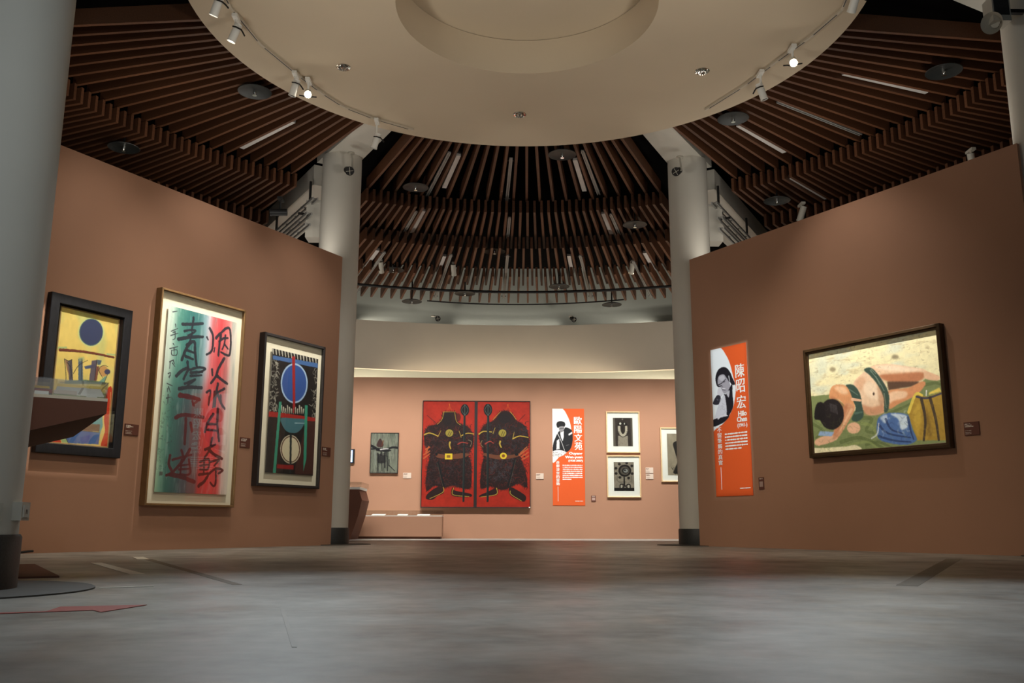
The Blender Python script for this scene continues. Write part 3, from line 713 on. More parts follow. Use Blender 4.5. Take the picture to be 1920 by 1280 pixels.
  ('c',(34,29,30),[(0.271,0.647),(0.254,0.719),(0.214,0.768),(0.163,0.782),(0.112,0.756),(0.077,0.696),(0.067,0.618),(0.085,0.545),(0.127,0.495),(0.179,0.484),(0.228,0.512),(0.262,0.572)],1,1.0),
  ('c',(30,26,27),[(0.044,0.523),(0.093,0.502),(0.119,0.563),(0.11,0.673),(0.054,0.673),(0.022,0.647)],1,1.0),
  ('s',(104,100,102),[(0.163,0.527),(0.164,0.604)],0.0053,0.0032,0.6,0.2),
  ('s',(104,100,102),[(0.173,0.533),(0.175,0.611)],0.0053,0.0032,0.6,0.2),
  ('s',(104,100,102),[(0.183,0.539),(0.187,0.619)],0.0053,0.0032,0.6,0.2),
  ('s',(104,100,102),[(0.193,0.545),(0.198,0.626)],0.0053,0.0032,0.6,0.2),
  ('s',(104,100,102),[(0.203,0.55),(0.209,0.633)],0.0053,0.0032,0.6,0.2),
  ('s',(104,100,102),[(0.213,0.556),(0.22,0.64)],0.0053,0.0032,0.6,0.2),
  ('p',(140,166,200),[(0.063,0.782),(0.182,0.808),(0.159,0.846),(0.044,0.826)],1,1.0),
  ('c',(60,40,32),[(0.523,0.493),(0.521,0.501),(0.519,0.505),(0.516,0.507),(0.513,0.504),(0.511,0.499),(0.51,0.491),(0.511,0.484),(0.514,0.479),(0.517,0.478),(0.52,0.48),(0.522,0.486)],1,1.0),
  ('c',(76,106,158),[(0.528,0.744),(0.573,0.694),(0.655,0.689),(0.755,0.726),(0.776,0.853),(0.803,0.944),(0.737,0.985),(0.618,0.963),(0.524,0.901)],1,1.0),
  ('c',(206,220,228),[(0.629,0.695),(0.743,0.728),(0.745,0.824),(0.696,0.846),(0.682,0.751)],2,0.9),
  ('c',(190,206,220),[(0.55,0.72),(0.603,0.701),(0.588,0.778)],3,0.8),
  ('s',(36,50,88),[(0.536,0.784),(0.603,0.871),(0.76,0.927)],0.0168,0.0084,0.7,0.3),
  ('s',(36,50,88),[(0.591,0.739),(0.626,0.835),(0.704,0.882)],0.0168,0.0084,0.7,0.3),
  ('s',(36,50,88),[(0.752,0.748),(0.764,0.864),(0.779,0.942)],0.0168,0.0084,0.7,0.3),
  ('s',(36,50,88),[(0.53,0.888),(0.64,0.939),(0.758,0.965)],0.0168,0.0084,0.7,0.3),
  ('s',(215,220,220),[(0.476,0.902),(0.521,0.861),(0.537,0.771)],0.0105,0.0084,0.7,0.6),
  ('p',(164,132,52),[(0.757,0.7),(0.821,0.548),(0.897,0.586),(0.998,0.557),(1.0,0.976),(0.807,0.955),(0.77,0.801)],1,1.0),
  ('p',(196,164,66),[(0.795,0.691),(0.849,0.597),(0.847,0.774),(0.808,0.932),(0.79,0.842)],6,0.7),
  ('p',(120,92,40),[(0.884,0.653),(0.914,0.907),(0.874,0.952),(0.871,0.777)],6,0.7),
  ('s',(218,194,84),[(0.761,0.698),(0.819,0.55),(0.863,0.564)],0.021,0.0147,1,0.1),
  ('p',(220,196,92),[(0.914,0.548),(0.984,0.517),(0.995,0.554),(0.908,0.567)],1,1.0),
  ('s',(58,58,78),[(0.824,0.57),(0.897,0.595),(0.996,0.569)],0.0137,0.0116,0.9,0.1),
  ('s',(52,44,42),[(0.857,0.599),(0.871,0.777),(0.849,0.959)],0.021,0.0147,0.85,0.1),
  ('s',(52,44,42),[(0.916,0.596),(0.941,0.787),(0.949,0.968)],0.021,0.0147,0.85,0.1),
  ('s',(230,230,225),[(0.896,0.529),(0.891,0.573)],0.0084,0.0063,0.9,0.0),
  ('r',(70,86,44),(0.024,0.662,0.513,0.991),60,0.0095,0.0631,81,0.16),
  ('r',(150,164,104),(0.026,0.634,0.774,1.017),50,0.0095,0.0631,82,0.14),
  ('r',(40,56,100),(0.539,0.732,0.777,0.967),22,0.0105,0.0421,83,0.22),
  ('r',(206,218,230),(0.552,0.694,0.762,0.889),14,0.0126,0.0421,84,0.25),
  ('r',(112,84,34),(0.799,0.615,0.976,0.951),20,0.0147,0.0737,85,0.16),
  ('r',(206,176,80),(0.79,0.613,0.976,0.951),14,0.0147,0.0737,86,0.16),
  ('r',(24,20,20),(0.05,0.524,0.096,0.671),30,0.0063,0.0253,87,0.6),
  ('r',(84,80,84),(0.139,0.524,0.215,0.632),10,0.0032,0.0421,88,0.4),
  ('n',0.05,60,40),
  ('r',(120,108,84),(0.231,-0.08,0.972,0.317),40,0.0042,0.0253,7,0.5),
  ('c',(110,100,80),[(0.723,0.188),(0.719,0.198),(0.709,0.203),(0.696,0.203),(0.683,0.198),(0.673,0.188),(0.671,0.177),(0.675,0.167),(0.685,0.161),(0.698,0.162),(0.711,0.167),(0.72,0.177)],4,0.7),
  ('c',(120,108,84),[(0.23,0.203),(0.226,0.213),(0.216,0.219),(0.203,0.22),(0.19,0.214),(0.181,0.204),(0.179,0.192),(0.183,0.182),(0.192,0.176),(0.205,0.175),(0.218,0.181),(0.227,0.191)],4,0.7)],
 'guardl': [('f',(176,42,24)),
  ('n',0.1,10,20),
  ('c',(42,24,22),[(0.396,0.11),(0.628,0.105),(0.674,0.203),(0.862,0.243),(0.973,0.335),(0.957,0.432),(0.884,0.51),(0.942,0.605),(0.938,0.812),(0.767,0.822),(0.593,0.799),(0.419,0.82),(0.253,0.799),(0.092,0.847),(0.095,0.657),(0.146,0.523),(0.05,0.414),(0.035,0.327),(0.099,0.247),(0.284,0.219),(0.372,0.168)],2,1.0),
  ('h',(42,24,22),[(0.396,0.11),(0.628,0.105),(0.674,0.203),(0.862,0.243),(0.973,0.335),(0.957,0.432),(0.884,0.51),(0.942,0.605),(0.938,0.812),(0.767,0.822),(0.593,0.799),(0.419,0.82),(0.253,0.799),(0.092,0.847),(0.095,0.657),(0.146,0.523),(0.05,0.414),(0.035,0.327),(0.099,0.247),(0.284,0.219),(0.372,0.168)],420,0.0088,0.0457,61,0.9),
  ('h',(70,24,20),[(0.396,0.11),(0.628,0.105),(0.674,0.203),(0.862,0.243),(0.973,0.335),(0.957,0.432),(0.884,0.51),(0.942,0.605),(0.938,0.812),(0.767,0.822),(0.593,0.799),(0.419,0.82),(0.253,0.799),(0.092,0.847),(0.095,0.657),(0.146,0.523),(0.05,0.414),(0.035,0.327),(0.099,0.247),(0.284,0.219),(0.372,0.168)],160,0.007,0.0352,62,0.7),
  ('c',(70,26,22),[(0.727,0.154),(0.72,0.174),(0.701,0.189),(0.674,0.194),(0.647,0.189),(0.628,0.174),(0.62,0.154),(0.627,0.134),(0.646,0.12),(0.672,0.114),(0.699,0.12),(0.719,0.134)],4,0.8),
  ('c',(30,22,22),[(0.558,0.176),(0.547,0.207),(0.515,0.23),(0.471,0.238),(0.427,0.23),(0.394,0.207),(0.381,0.176),(0.392,0.145),(0.423,0.123),(0.468,0.114),(0.512,0.123),(0.546,0.145)],5,0.8),
  ('c',(42,24,22),[(0.392,0.807),(0.424,0.867),(0.308,0.897),(0.214,0.932),(0.096,0.924),(0.108,0.884),(0.245,0.829)],1,1.0),
  ('c',(42,24,22),[(0.589,0.812),(0.637,0.846),(0.929,0.875),(0.926,0.905),(0.592,0.895)],1,1.0),
  ('r',(92,34,28),(0.064,0.238,0.959,0.812),260,0.0158,0.1055,11,0.75),
  ('r',(58,52,56),(0.084,0.309,0.942,0.812),200,0.0141,0.088,12,0.75),
  ('r',(20,16,18),(0.08,0.203,0.942,0.812),140,0.0176,0.1055,13,0.7),
  ('s',(204,174,66),[(0.387,0.102),(0.628,0.102)],0.0088,0.0062,0.9,0.3),
  ('s',(204,174,66),[(0.4,0.105),(0.363,0.176),(0.272,0.223)],0.0088,0.0062,0.9,0.3),
  ('s',(204,174,66),[(0.61,0.11),(0.648,0.194),(0.73,0.228)],0.0088,0.0062,0.9,0.3),
  ('s',(204,174,66),[(0.032,0.322),(0.137,0.305),(0.294,0.334)],0.0264,0.0185,0.9,0.3),
  ('s',(204,174,66),[(0.294,0.34),(0.349,0.281)],0.0106,0.0074,0.9,0.3),
  ('s',(204,174,66),[(0.753,0.327),(0.863,0.305),(0.983,0.313)],0.0211,0.0148,0.9,0.3),
  ('s',(204,174,66),[(0.74,0.344),(0.699,0.283)],0.0106,0.0074,0.9,0.3),
  ('s',(204,174,66),[(0.529,0.392),(0.519,0.419),(0.541,0.453)],0.0317,0.0222,0.9,0.3),
  ('s',(204,174,66),[(0.412,0.816),(0.406,0.863),(0.162,0.922)],0.0141,0.0099,0.9,0.3),
  ('s',(204,174,66),[(0.611,0.824),(0.604,0.885),(0.908,0.902)],0.0141,0.0099,0.9,0.3),
  ('s',(220,120,40),[(0.504,0.025),(0.513,0.07)],0.0158,0.007,0.9,0.0),
  ('s',(190,70,30),[(0.476,0.083),(0.505,0.052),(0.547,0.083)],0.0281,0.0281,0.7,0.4),
  ('c',(158,142,58),[(0.587,0.305),(0.577,0.322),(0.55,0.335),(0.513,0.34),(0.476,0.335),(0.448,0.322),(0.438,0.305),(0.447,0.287),(0.474,0.274),(0.511,0.269),(0.549,0.274),(0.576,0.287)],1,1.0),
  ('s',(50,40,25),[(0.483,0.327),(0.517,0.291)],0.0106,0.0106,0.8,0.0),
  ('s',(50,40,25),[(0.518,0.331),(0.553,0.296)],0.0106,0.0106,0.8,0.0),
  ('c',(112,66,44),[(0.282,0.501),(0.497,0.514),(0.76,0.494),(0.91,0.506),(0.744,0.545),(0.428,0.547),(0.283,0.536)],1,1.0),
  ('p',(228,198,52),[(0.433,0.498),(0.578,0.498),(0.579,0.555),(0.435,0.555)],1,1.0),
  ('p',(140,98,36),[(0.469,0.514),(0.539,0.514),(0.54,0.54),(0.47,0.54)],1,1.0),
  ('s',(22,22,24),[(0.306,0.584),(0.422,0.799)],0.0457,0.0281,1,0.1),
  ('s',(120,115,90),[(0.292,0.588),(0.401,0.803)],0.0053,0.0053,0.7,0.0),
  ('c',(20,20,22),[(0.296,0.506),(0.293,0.513),(0.284,0.518),(0.272,0.52),(0.26,0.518),(0.251,0.513),(0.247,0.506),(0.25,0.499),(0.259,0.494),(0.271,0.492),(0.284,0.494),(0.293,0.499)],1,1.0),
  ('s',(196,104,56),[(0.064,0.458),(0.142,0.44)],0.0317,0.0211,0.8,0.4),
  ('s',(196,104,56),[(0.036,0.51),(0.144,0.475)],0.0317,0.0211,0.8,0.4),
  ('s',(196,104,56),[(0.032,0.545),(0.145,0.501)],0.0317,0.0211,0.8,0.4),
  ('s',(196,104,56),[(0.074,0.484),(0.124,0.432)],0.0317,0.0211,0.8,0.4),
  ('s',(90,24,20),[(0.077,0.137),(0.185,0.181),(0.267,0.219)],0.0123,0.0158,0.8,0.3),
  ('s',(28,34,34),[(0.801,0.128),(0.801,0.943)],0.0422,0.0387,1,0.0),
  ('s',(104,118,110),[(0.787,0.141),(0.787,0.939)],0.0053,0.0053,0.6,0.0),
  ('c',(24,28,28),[(0.887,0.083),(0.877,0.112),(0.847,0.132),(0.806,0.14),(0.765,0.132),(0.735,0.112),(0.723,0.083),(0.734,0.055),(0.763,0.034),(0.804,0.026),(0.845,0.034),(0.876,0.055)],1,1.0),
  ('s',(130,142,136),[(0.804,0.032),(0.745,0.083),(0.806,0.134)],0.007,0.007,0.7,0.0),
  ('s',(130,142,136),[(0.804,0.032),(0.805,0.083),(0.806,0.134)],0.007,0.007,0.7,0.0),
  ('s',(130,142,136),[(0.804,0.032),(0.865,0.083),(0.806,0.134)],0.007,0.007,0.7,0.0),
  ('s',(170,66,54),[(0.679,0.41),(0.758,0.392),(0.864,0.401)],0.0246,0.0176,0.85,0.4),
  ('s',(160,150,110),[(0.882,0.37),(0.944,0.388),(0.918,0.432)],0.0141,0.0106,0.7,0.3),
  ('s',(30,30,30),[(0.742,0.432),(0.865,0.432)],0.0352,0.0281,0.9,0.3)],
 'guardr': [('f',(176,42,24)),
  ('n',0.1,10,20),
  ('c',(42,24,22),[(0.443,0.102),(0.547,0.089),(0.668,0.123),(0.729,0.175),(0.91,0.236),(0.983,0.347),(0.954,0.442),(0.808,0.51),(0.911,0.646),(0.946,0.81),(0.775,0.781),(0.622,0.818),(0.469,0.839),(0.265,0.806),(0.078,0.818),(0.083,0.646),(0.131,0.51),(0.066,0.407),(0.041,0.313),(0.134,0.227),(0.306,0.184),(0.395,0.132)],2,1.0),
  ('h',(42,24,22),[(0.443,0.102),(0.547,0.089),(0.668,0.123),(0.729,0.175),(0.91,0.236),(0.983,0.347),(0.954,0.442),(0.808,0.51),(0.911,0.646),(0.946,0.81),(0.775,0.781),(0.622,0.818),(0.469,0.839),(0.265,0.806),(0.078,0.818),(0.083,0.646),(0.131,0.51),(0.066,0.407),(0.041,0.313),(0.134,0.227),(0.306,0.184),(0.395,0.132)],420,0.0086,0.0446,63,0.9),
  ('h',(70,24,20),[(0.443,0.102),(0.547,0.089),(0.668,0.123),(0.729,0.175),(0.91,0.236),(0.983,0.347),(0.954,0.442),(0.808,0.51),(0.911,0.646),(0.946,0.81),(0.775,0.781),(0.622,0.818),(0.469,0.839),(0.265,0.806),(0.078,0.818),(0.083,0.646),(0.131,0.51),(0.066,0.407),(0.041,0.313),(0.134,0.227),(0.306,0.184),(0.395,0.132)],160,0.0069,0.0343,64,0.7),
  ('c',(30,24,26),[(0.642,0.158),(0.627,0.184),(0.582,0.203),(0.522,0.21),(0.462,0.203),(0.417,0.184),(0.401,0.158),(0.417,0.132),(0.461,0.113),(0.521,0.106),(0.582,0.113),(0.626,0.132)],5,0.8),
  ('c',(150,42,26),[(0.08,0.51),(0.123,0.518),(0.108,0.612),(0.074,0.629)],2,0.0),
  ('c',(42,24,22),[(0.384,0.818),(0.376,0.886),(0.079,0.905),(0.065,0.888),(0.214,0.856)],1,1.0),
  ('c',(42,24,22),[(0.622,0.814),(0.758,0.839),(0.92,0.894),(0.912,0.94),(0.844,0.944),(0.631,0.886)],1,1.0),
  ('r',(92,34,28),(0.082,0.218,0.929,0.806),260,0.0154,0.1028,21,0.75),
  ('r',(62,58,62),(0.243,0.51,0.69,0.755),240,0.0137,0.0754,22,0.8),
  ('r',(20,16,18),(0.099,0.201,0.946,0.806),140,0.0171,0.1028,23,0.7),
  ('r',(48,48,54),(0.1,0.218,0.945,0.476),140,0.0154,0.0857,24,0.75),
  ('s',(204,174,66),[(0.297,0.175),(0.374,0.132),(0.443,0.097)],0.0086,0.006,0.9,0.3),
  ('s',(204,174,66),[(0.625,0.097),(0.685,0.132),(0.741,0.171)],0.0103,0.0072,0.9,0.3),
  ('s',(204,174,66),[(0.033,0.313),(0.118,0.287),(0.273,0.292)],0.024,0.0168,0.9,0.3),
  ('s',(204,174,66),[(0.299,0.309),(0.338,0.253)],0.0103,0.0072,0.9,0.3),
  ('s',(204,174,66),[(0.678,0.356),(0.807,0.33),(0.971,0.343)],0.0223,0.0156,0.9,0.3),
  ('s',(204,174,66),[(0.678,0.352),(0.704,0.292)],0.0103,0.0072,0.9,0.3),
  ('s',(204,174,66),[(0.438,0.382),(0.43,0.407),(0.456,0.437)],0.0308,0.0216,0.9,0.3),
  ('s',(204,174,66),[(0.375,0.823),(0.368,0.881),(0.079,0.905)],0.0137,0.0096,0.9,0.3),
  ('s',(204,174,66),[(0.631,0.848),(0.648,0.881),(0.844,0.94)],0.0137,0.0096,0.9,0.3),
  ('s',(220,120,40),[(0.581,0.028),(0.585,0.054)],0.0154,0.0069,0.9,0.0),
  ('s',(196,60,26),[(0.538,0.08),(0.585,0.054),(0.633,0.08)],0.0308,0.0308,0.7,0.4),
  ('c',(158,142,58),[(0.554,0.303),(0.544,0.321),(0.517,0.334),(0.481,0.339),(0.443,0.334),(0.416,0.321),(0.406,0.303),(0.416,0.285),(0.443,0.272),(0.48,0.267),(0.517,0.272),(0.544,0.285)],1,1.0),
  ('s',(50,40,25),[(0.455,0.326),(0.489,0.287)],0.0103,0.0103,0.8,0.0),
  ('s',(50,40,25),[(0.489,0.33),(0.523,0.292)],0.0103,0.0103,0.8,0.0),
  ('c',(112,66,44),[(0.139,0.493),(0.345,0.51),(0.637,0.51),(0.808,0.493),(0.791,0.523),(0.517,0.552),(0.295,0.544),(0.14,0.518)],1,1.0),
  ('c',(228,198,52),[(0.565,0.518),(0.556,0.534),(0.533,0.545),(0.5,0.549),(0.467,0.545),(0.444,0.534),(0.435,0.518),(0.443,0.503),(0.467,0.492),(0.499,0.488),(0.532,0.492),(0.556,0.503)],1,1.0),
  ('c',(130,80,30),[(0.531,0.518),(0.526,0.526),(0.515,0.531),(0.5,0.533),(0.484,0.531),(0.473,0.526),(0.469,0.518),(0.473,0.511),(0.484,0.506),(0.5,0.504),(0.515,0.506),(0.526,0.511)],1,1.0),
  ('s',(22,22,24),[(0.723,0.552),(0.588,0.802)],0.0411,0.0274,1,0.1),
  ('s',(120,115,90),[(0.736,0.552),(0.614,0.802)],0.0051,0.0051,0.7,0.0),
  ('c',(20,20,22),[(0.779,0.503),(0.775,0.511),(0.764,0.516),(0.748,0.518),(0.733,0.516),(0.721,0.511),(0.717,0.503),(0.721,0.495),(0.733,0.49),(0.748,0.488),(0.763,0.49),(0.775,0.495)],1,1.0),
  ('s',(196,104,56),[(0.808,0.51),(0.962,0.45)],0.0308,0.0206,0.8,0.4),
  ('s',(196,104,56),[(0.842,0.527),(0.971,0.484)],0.0308,0.0206,0.8,0.4),
  ('s',(196,104,56),[(0.86,0.552),(0.979,0.518)],0.0308,0.0206,0.8,0.4),
  ('s',(196,104,56),[(0.825,0.493),(0.945,0.433)],0.0308,0.0206,0.8,0.4),
  ('s',(90,24,20),[(0.91,0.123),(0.824,0.167),(0.764,0.201)],0.012,0.0154,0.8,0.3),
  ('s',(28,34,34),[(0.205,0.132),(0.207,0.942)],0.0446,0.0411,1,0.0),
  ('s',(104,118,110),[(0.188,0.149),(0.192,0.94)],0.0051,0.0051,0.6,0.0),
  ('c',(24,28,28),[(0.282,0.08),(0.272,0.109),(0.242,0.131),(0.202,0.139),(0.161,0.131),(0.131,0.109),(0.119,0.08),(0.13,0.05),(0.159,0.029),(0.2,0.021),(0.241,0.029),(0.271,0.05)],1,1.0),
  ('s',(130,142,136),[(0.2,0.028),(0.143,0.08),(0.202,0.134)],0.0069,0.0069,0.7,0.0),
  ('s',(130,142,136),[(0.2,0.028),(0.201,0.08),(0.202,0.134)],0.0069,0.0069,0.7,0.0),
  ('s',(130,142,136),[(0.2,0.028),(0.259,0.08),(0.202,0.134)],0.0069,0.0069,0.7,0.0),
  ('s',(170,66,54),[(0.155,0.407),(0.24,0.382),(0.309,0.399)],0.024,0.0171,0.85,0.4),
  ('s',(170,160,110),[(0.094,0.373),(0.069,0.407),(0.113,0.437)],0.012,0.0103,0.7,0.3)],
 'grey': [('f',(116,121,106)),
  ('n',0.16,22,6),
  ('t',(168,172,155),0.5,24,5,0.6),
  ('t',(70,85,70),0.5,14,3,0.6),
  ('c',(52,22,22),[(0.209,0.32),(0.279,0.174),(0.352,0.143),(0.43,0.236),(0.463,0.319),(0.36,0.361)],4,0.8),
  ('s',(120,60,30),[(0.444,0.195),(0.403,0.319)],0.0597,0.0448,0.5,0.6),
  ('s',(20,20,22),[(-0.001,0.32),(0.135,0.361),(0.257,0.402),(0.585,0.402),(0.807,0.36),(1.008,0.375)],0.0896,0.0746,0.95,0.3),
  ('s',(20,20,22),[(0.002,0.403),(0.211,0.392)],0.0537,0.0597,0.9,0.3),
  ('c',(16,16,18),[(0.212,0.403),(0.63,0.412),(0.75,0.443),(0.558,0.474),(0.243,0.454)],3,0.9),
  ('s',(215,212,210),[(0.362,0.415),(0.51,0.398),(0.637,0.395)],0.0507,0.0328,0.95,0.1),
  ('p',(34,32,32),[(0.238,0.527),(0.544,0.505),(0.567,0.743),(0.374,0.765),(0.253,0.745)],5,0.9),
  ('r',(160,165,150),(0.214,0.465,0.799,0.567),26,0.0179,0.0448,31,0.6),
  ('t',(30,30,30),0.3,30,4,0.6),
  ('s',(20,20,22),[(0.263,0.506),(0.292,0.988)],0.0537,0.0376,0.85,0.4),
  ('s',(20,20,22),[(0.528,0.485),(0.534,0.868)],0.0657,0.046,0.85,0.4),
  ('s',(20,20,22),[(0.595,0.485),(0.634,0.945)],0.0537,0.0376,0.85,0.4),
  ('s',(20,20,22),[(0.417,0.713),(0.432,0.951)],0.0328,0.023,0.85,0.4),
  ('s',(20,20,22),[(0.684,0.671),(0.682,0.826)],0.0388,0.0272,0.85,0.4),
  ('s',(20,20,22),[(0.674,0.805),(0.902,0.949)],0.0328,0.023,0.85,0.4),
  ('s',(20,20,22),[(0.394,0.485),(0.382,0.568)],0.0597,0.0418,0.85,0.4),
  ('s',(150,158,150),[(0.161,0.465),(0.18,0.797)],0.0507,0.0299,0.6,0.4)],
 'inka': [('f',(58,50,46)),
  ('n',0.15,10,14),
  ('p',(128,120,108),[(-0.0,0.0),(0.112,0.0),(0.124,1.0),(0.0,1.0)],5,0.7),
  ('p',(112,104,92),[(0.896,0.0),(1.007,0.0),(1.0,1.0),(0.925,1.0)],5,0.7),
  ('p',(168,158,142),[(0.258,0.629),(0.744,0.629),(0.753,1.0),(0.243,1.0)],5,0.95),
  ('r',(110,100,90),(0.257,0.66,0.749,1.0),40,0.015,0.0523,41,0.5),
  ('s',(208,198,178),[(0.315,0.313),(0.342,0.505),(0.493,0.614),(0.656,0.518),(0.674,0.313)],0.1271,0.1121,0.95,0.2),
  ('s',(36,30,28),[(0.487,0.313),(0.499,0.531)],0.1121,0.0897,0.9,0.2),
  ('c',(20,18,18),[(0.277,0.185),(0.501,0.159),(0.706,0.197),(0.674,0.287),(0.5,0.236),(0.293,0.287)],3,0.95),
  ('c',(235,230,215),[(0.433,0.202),(0.425,0.222),(0.405,0.236),(0.376,0.241),(0.349,0.236),(0.328,0.222),(0.321,0.202),(0.329,0.183),(0.35,0.169),(0.378,0.164),(0.406,0.169),(0.426,0.183)],2,1.0),
  ('c',(225,220,205),[(0.62,0.208),(0.615,0.224),(0.604,0.236),(0.589,0.241),(0.574,0.236),(0.564,0.224),(0.56,0.208),(0.564,0.191),(0.575,0.179),(0.59,0.174),(0.605,0.179),(0.616,0.191)],2,1.0),
  ('c',(150,140,128),[(0.536,0.054),(0.53,0.068),(0.514,0.078),(0.491,0.082),(0.469,0.078),(0.453,0.068),(0.447,0.054),(0.453,0.04),(0.47,0.029),(0.492,0.026),(0.514,0.029),(0.531,0.04)],2,0.8),
  ('s',(30,26,24),[(0.344,0.621),(0.492,0.673),(0.68,0.621)],0.0336,0.0336,0.7,0.2),
  ('s',(20,18,18),[(0.215,0.493),(0.346,0.508)],0.0262,0.0187,0.8,0.0),
  ('s',(20,18,18),[(0.682,0.493),(0.851,0.482)],0.0262,0.0187,0.8,0.0),
  ('s',(20,18,18),[(0.214,0.544),(0.345,0.559)],0.0262,0.0187,0.8,0.0),
  ('s',(20,18,18),[(0.682,0.544),(0.85,0.534)],0.0262,0.0187,0.8,0.0)],
 'inkb': [('f',(150,140,124)),
  ('n',0.16,8,10),
  ('c',(30,27,26),[(0.862,0.302),(0.817,0.406),(0.699,0.482),(0.54,0.51),(0.382,0.481),(0.267,0.405),(0.226,0.3),(0.27,0.195),(0.388,0.118),(0.548,0.091),(0.707,0.12),(0.822,0.197)],3,1.0),
  ('c',(96,88,78),[(0.768,0.302),(0.736,0.376),(0.653,0.429),(0.541,0.449),(0.43,0.429),(0.349,0.374),(0.32,0.3),(0.351,0.226),(0.434,0.172),(0.547,0.152),(0.659,0.173),(0.74,0.227)],2,1.0),
  ('c',(26,24,24),[(0.728,0.302),(0.706,0.35),(0.647,0.385),(0.567,0.398),(0.488,0.385),(0.431,0.349),(0.41,0.3),(0.433,0.252),(0.492,0.216),(0.572,0.204),(0.651,0.217),(0.708,0.253)],2,1.0),
  ('c',(150,150,145),[(0.707,0.301),(0.69,0.336),(0.648,0.361),(0.59,0.37),(0.532,0.361),(0.49,0.335),(0.475,0.301),(0.492,0.266),(0.535,0.241),(0.593,0.232),(0.65,0.241),(0.692,0.267)],2,1.0),
  ('c',(40,38,38),[(0.602,0.286),(0.595,0.301),(0.576,0.312),(0.551,0.316),(0.526,0.312),(0.508,0.301),(0.501,0.285),(0.508,0.27),(0.527,0.259),(0.552,0.255),(0.578,0.259),(0.596,0.27)],2,1.0),
  ('c',(32,29,28),[(0.353,0.074),(0.343,0.097),(0.317,0.114),(0.283,0.12),(0.248,0.114),(0.223,0.097),(0.214,0.073),(0.224,0.05),(0.25,0.033),(0.284,0.027),(0.319,0.034),(0.344,0.051)],3,0.95),
  ('c',(32,29,28),[(0.717,0.035),(0.707,0.058),(0.681,0.075),(0.647,0.081),(0.612,0.074),(0.587,0.057),(0.579,0.034),(0.588,0.011),(0.614,-0.006),(0.649,-0.012),(0.683,-0.006),(0.708,0.011)],3,0.95),
  ('c',(32,29,28),[(0.967,0.134),(0.957,0.157),(0.932,0.173),(0.897,0.179),(0.863,0.173),(0.839,0.156),(0.83,0.133),(0.84,0.11),(0.865,0.093),(0.9,0.087),(0.934,0.093),(0.959,0.11)],3,0.95),
  ('c',(32,29,28),[(0.179,0.22),(0.17,0.243),(0.144,0.26),(0.11,0.266),(0.075,0.26),(0.05,0.243),(0.041,0.219),(0.051,0.196),(0.076,0.18),(0.111,0.173),(0.146,0.18),(0.171,0.197)],3,0.95),
  ('c',(32,29,28),[(0.184,0.399),(0.175,0.422),(0.149,0.439),(0.115,0.445),(0.08,0.439),(0.055,0.422),(0.046,0.399),(0.056,0.376),(0.081,0.359),(0.116,0.353),(0.15,0.359),(0.175,0.376)],3,0.95),
  ('c',(32,29,28),[(0.978,0.402),(0.968,0.425),(0.943,0.441),(0.908,0.447),(0.874,0.441),(0.85,0.424),(0.841,0.401),(0.851,0.378),(0.876,0.362),(0.911,0.356),(0.945,0.362),(0.969,0.379)],3,0.95),
  ('c',(32,29,28),[(0.363,0.535),(0.353,0.557),(0.328,0.574),(0.294,0.58),(0.259,0.574),(0.235,0.557),(0.226,0.534),(0.235,0.511),(0.261,0.495),(0.295,0.489),(0.329,0.495),(0.354,0.512)],3,0.95),
  ('c',(32,29,28),[(0.794,0.553),(0.785,0.576),(0.759,0.593),(0.725,0.599),(0.691,0.593),(0.666,0.576),(0.658,0.553),(0.667,0.53),(0.693,0.514),(0.727,0.508),(0.761,0.514),(0.786,0.531)],3,0.95),
  ('s',(26,24,24),[(0.507,0.527),(0.509,0.78)],0.0649,0.0865,0.95,0.2),
  ('s',(90,82,74),[(0.187,0.488),(0.166,0.641),(0.31,0.704),(0.49,0.679)],0.0324,0.0252,0.6,0.3),
  ('s',(90,82,74),[(0.853,0.49),(0.885,0.642),(0.74,0.705),(0.562,0.679)],0.0324,0.0252,0.6,0.3),
  ('s',(34,30,30),[(0.299,0.918),(0.308,0.792),(0.423,0.772),(0.487,0.817)],0.0577,0.0577,0.95,0.2),
  ('s',(34,30,30),[(0.792,0.918),(0.788,0.793),(0.685,0.772),(0.612,0.818)],0.0577,0.0577,0.95,0.2),
  ('s',(34,30,30),[(0.406,0.918),(0.541,0.822),(0.664,0.918)],0.0649,0.0649,0.9,0.2),
  ('s',(214,206,188),[(0.362,0.817),(0.37,0.93)],0.0721,0.0721,0.9,0.2),
  ('s',(214,206,188),[(0.723,0.818),(0.713,0.93)],0.0721,0.0721,0.9,0.2),
  ('p',(30,27,27),[(-0.006,0.897),(1.003,0.898),(1.003,1.005),(-0.007,1.005)],2,1.0)],
 'inkc': [('f',(168,156,134)),
  ('n',0.1,8,8),
  ('c',(36,32,30),[(0.22,0.226),(0.508,0.173),(0.612,0.26),(0.509,0.54),(0.54,0.893),(0.191,0.947),(0.345,0.681),(0.282,0.47)],2,0.95),
  ('r',(36,32,30),(0.162,0.752,0.553,0.947),20,0.0216,0.1007,51,0.8),
  ('c',(70,62,54),[(0.615,0.191),(0.863,0.26),(0.808,0.893),(0.629,0.822)],5,0.7),
  ('s',(210,200,180),[(0.431,0.33),(0.429,0.752)],0.036,0.036,0.6,0.3)],
 'banr': [('f',(226,92,40)),
  ('c',(236,241,244),[(-0.045,-0.021),(0.282,-0.003),(0.445,0.06),(0.533,0.116),(0.584,0.174),(0.626,0.227),(0.67,0.276),(0.654,0.331),(0.583,0.41),(0.459,0.469),(0.296,0.514),(0.092,0.544),(-0.113,0.562),(-0.058,0.344),(-0.04,0.142)],1,1.0),
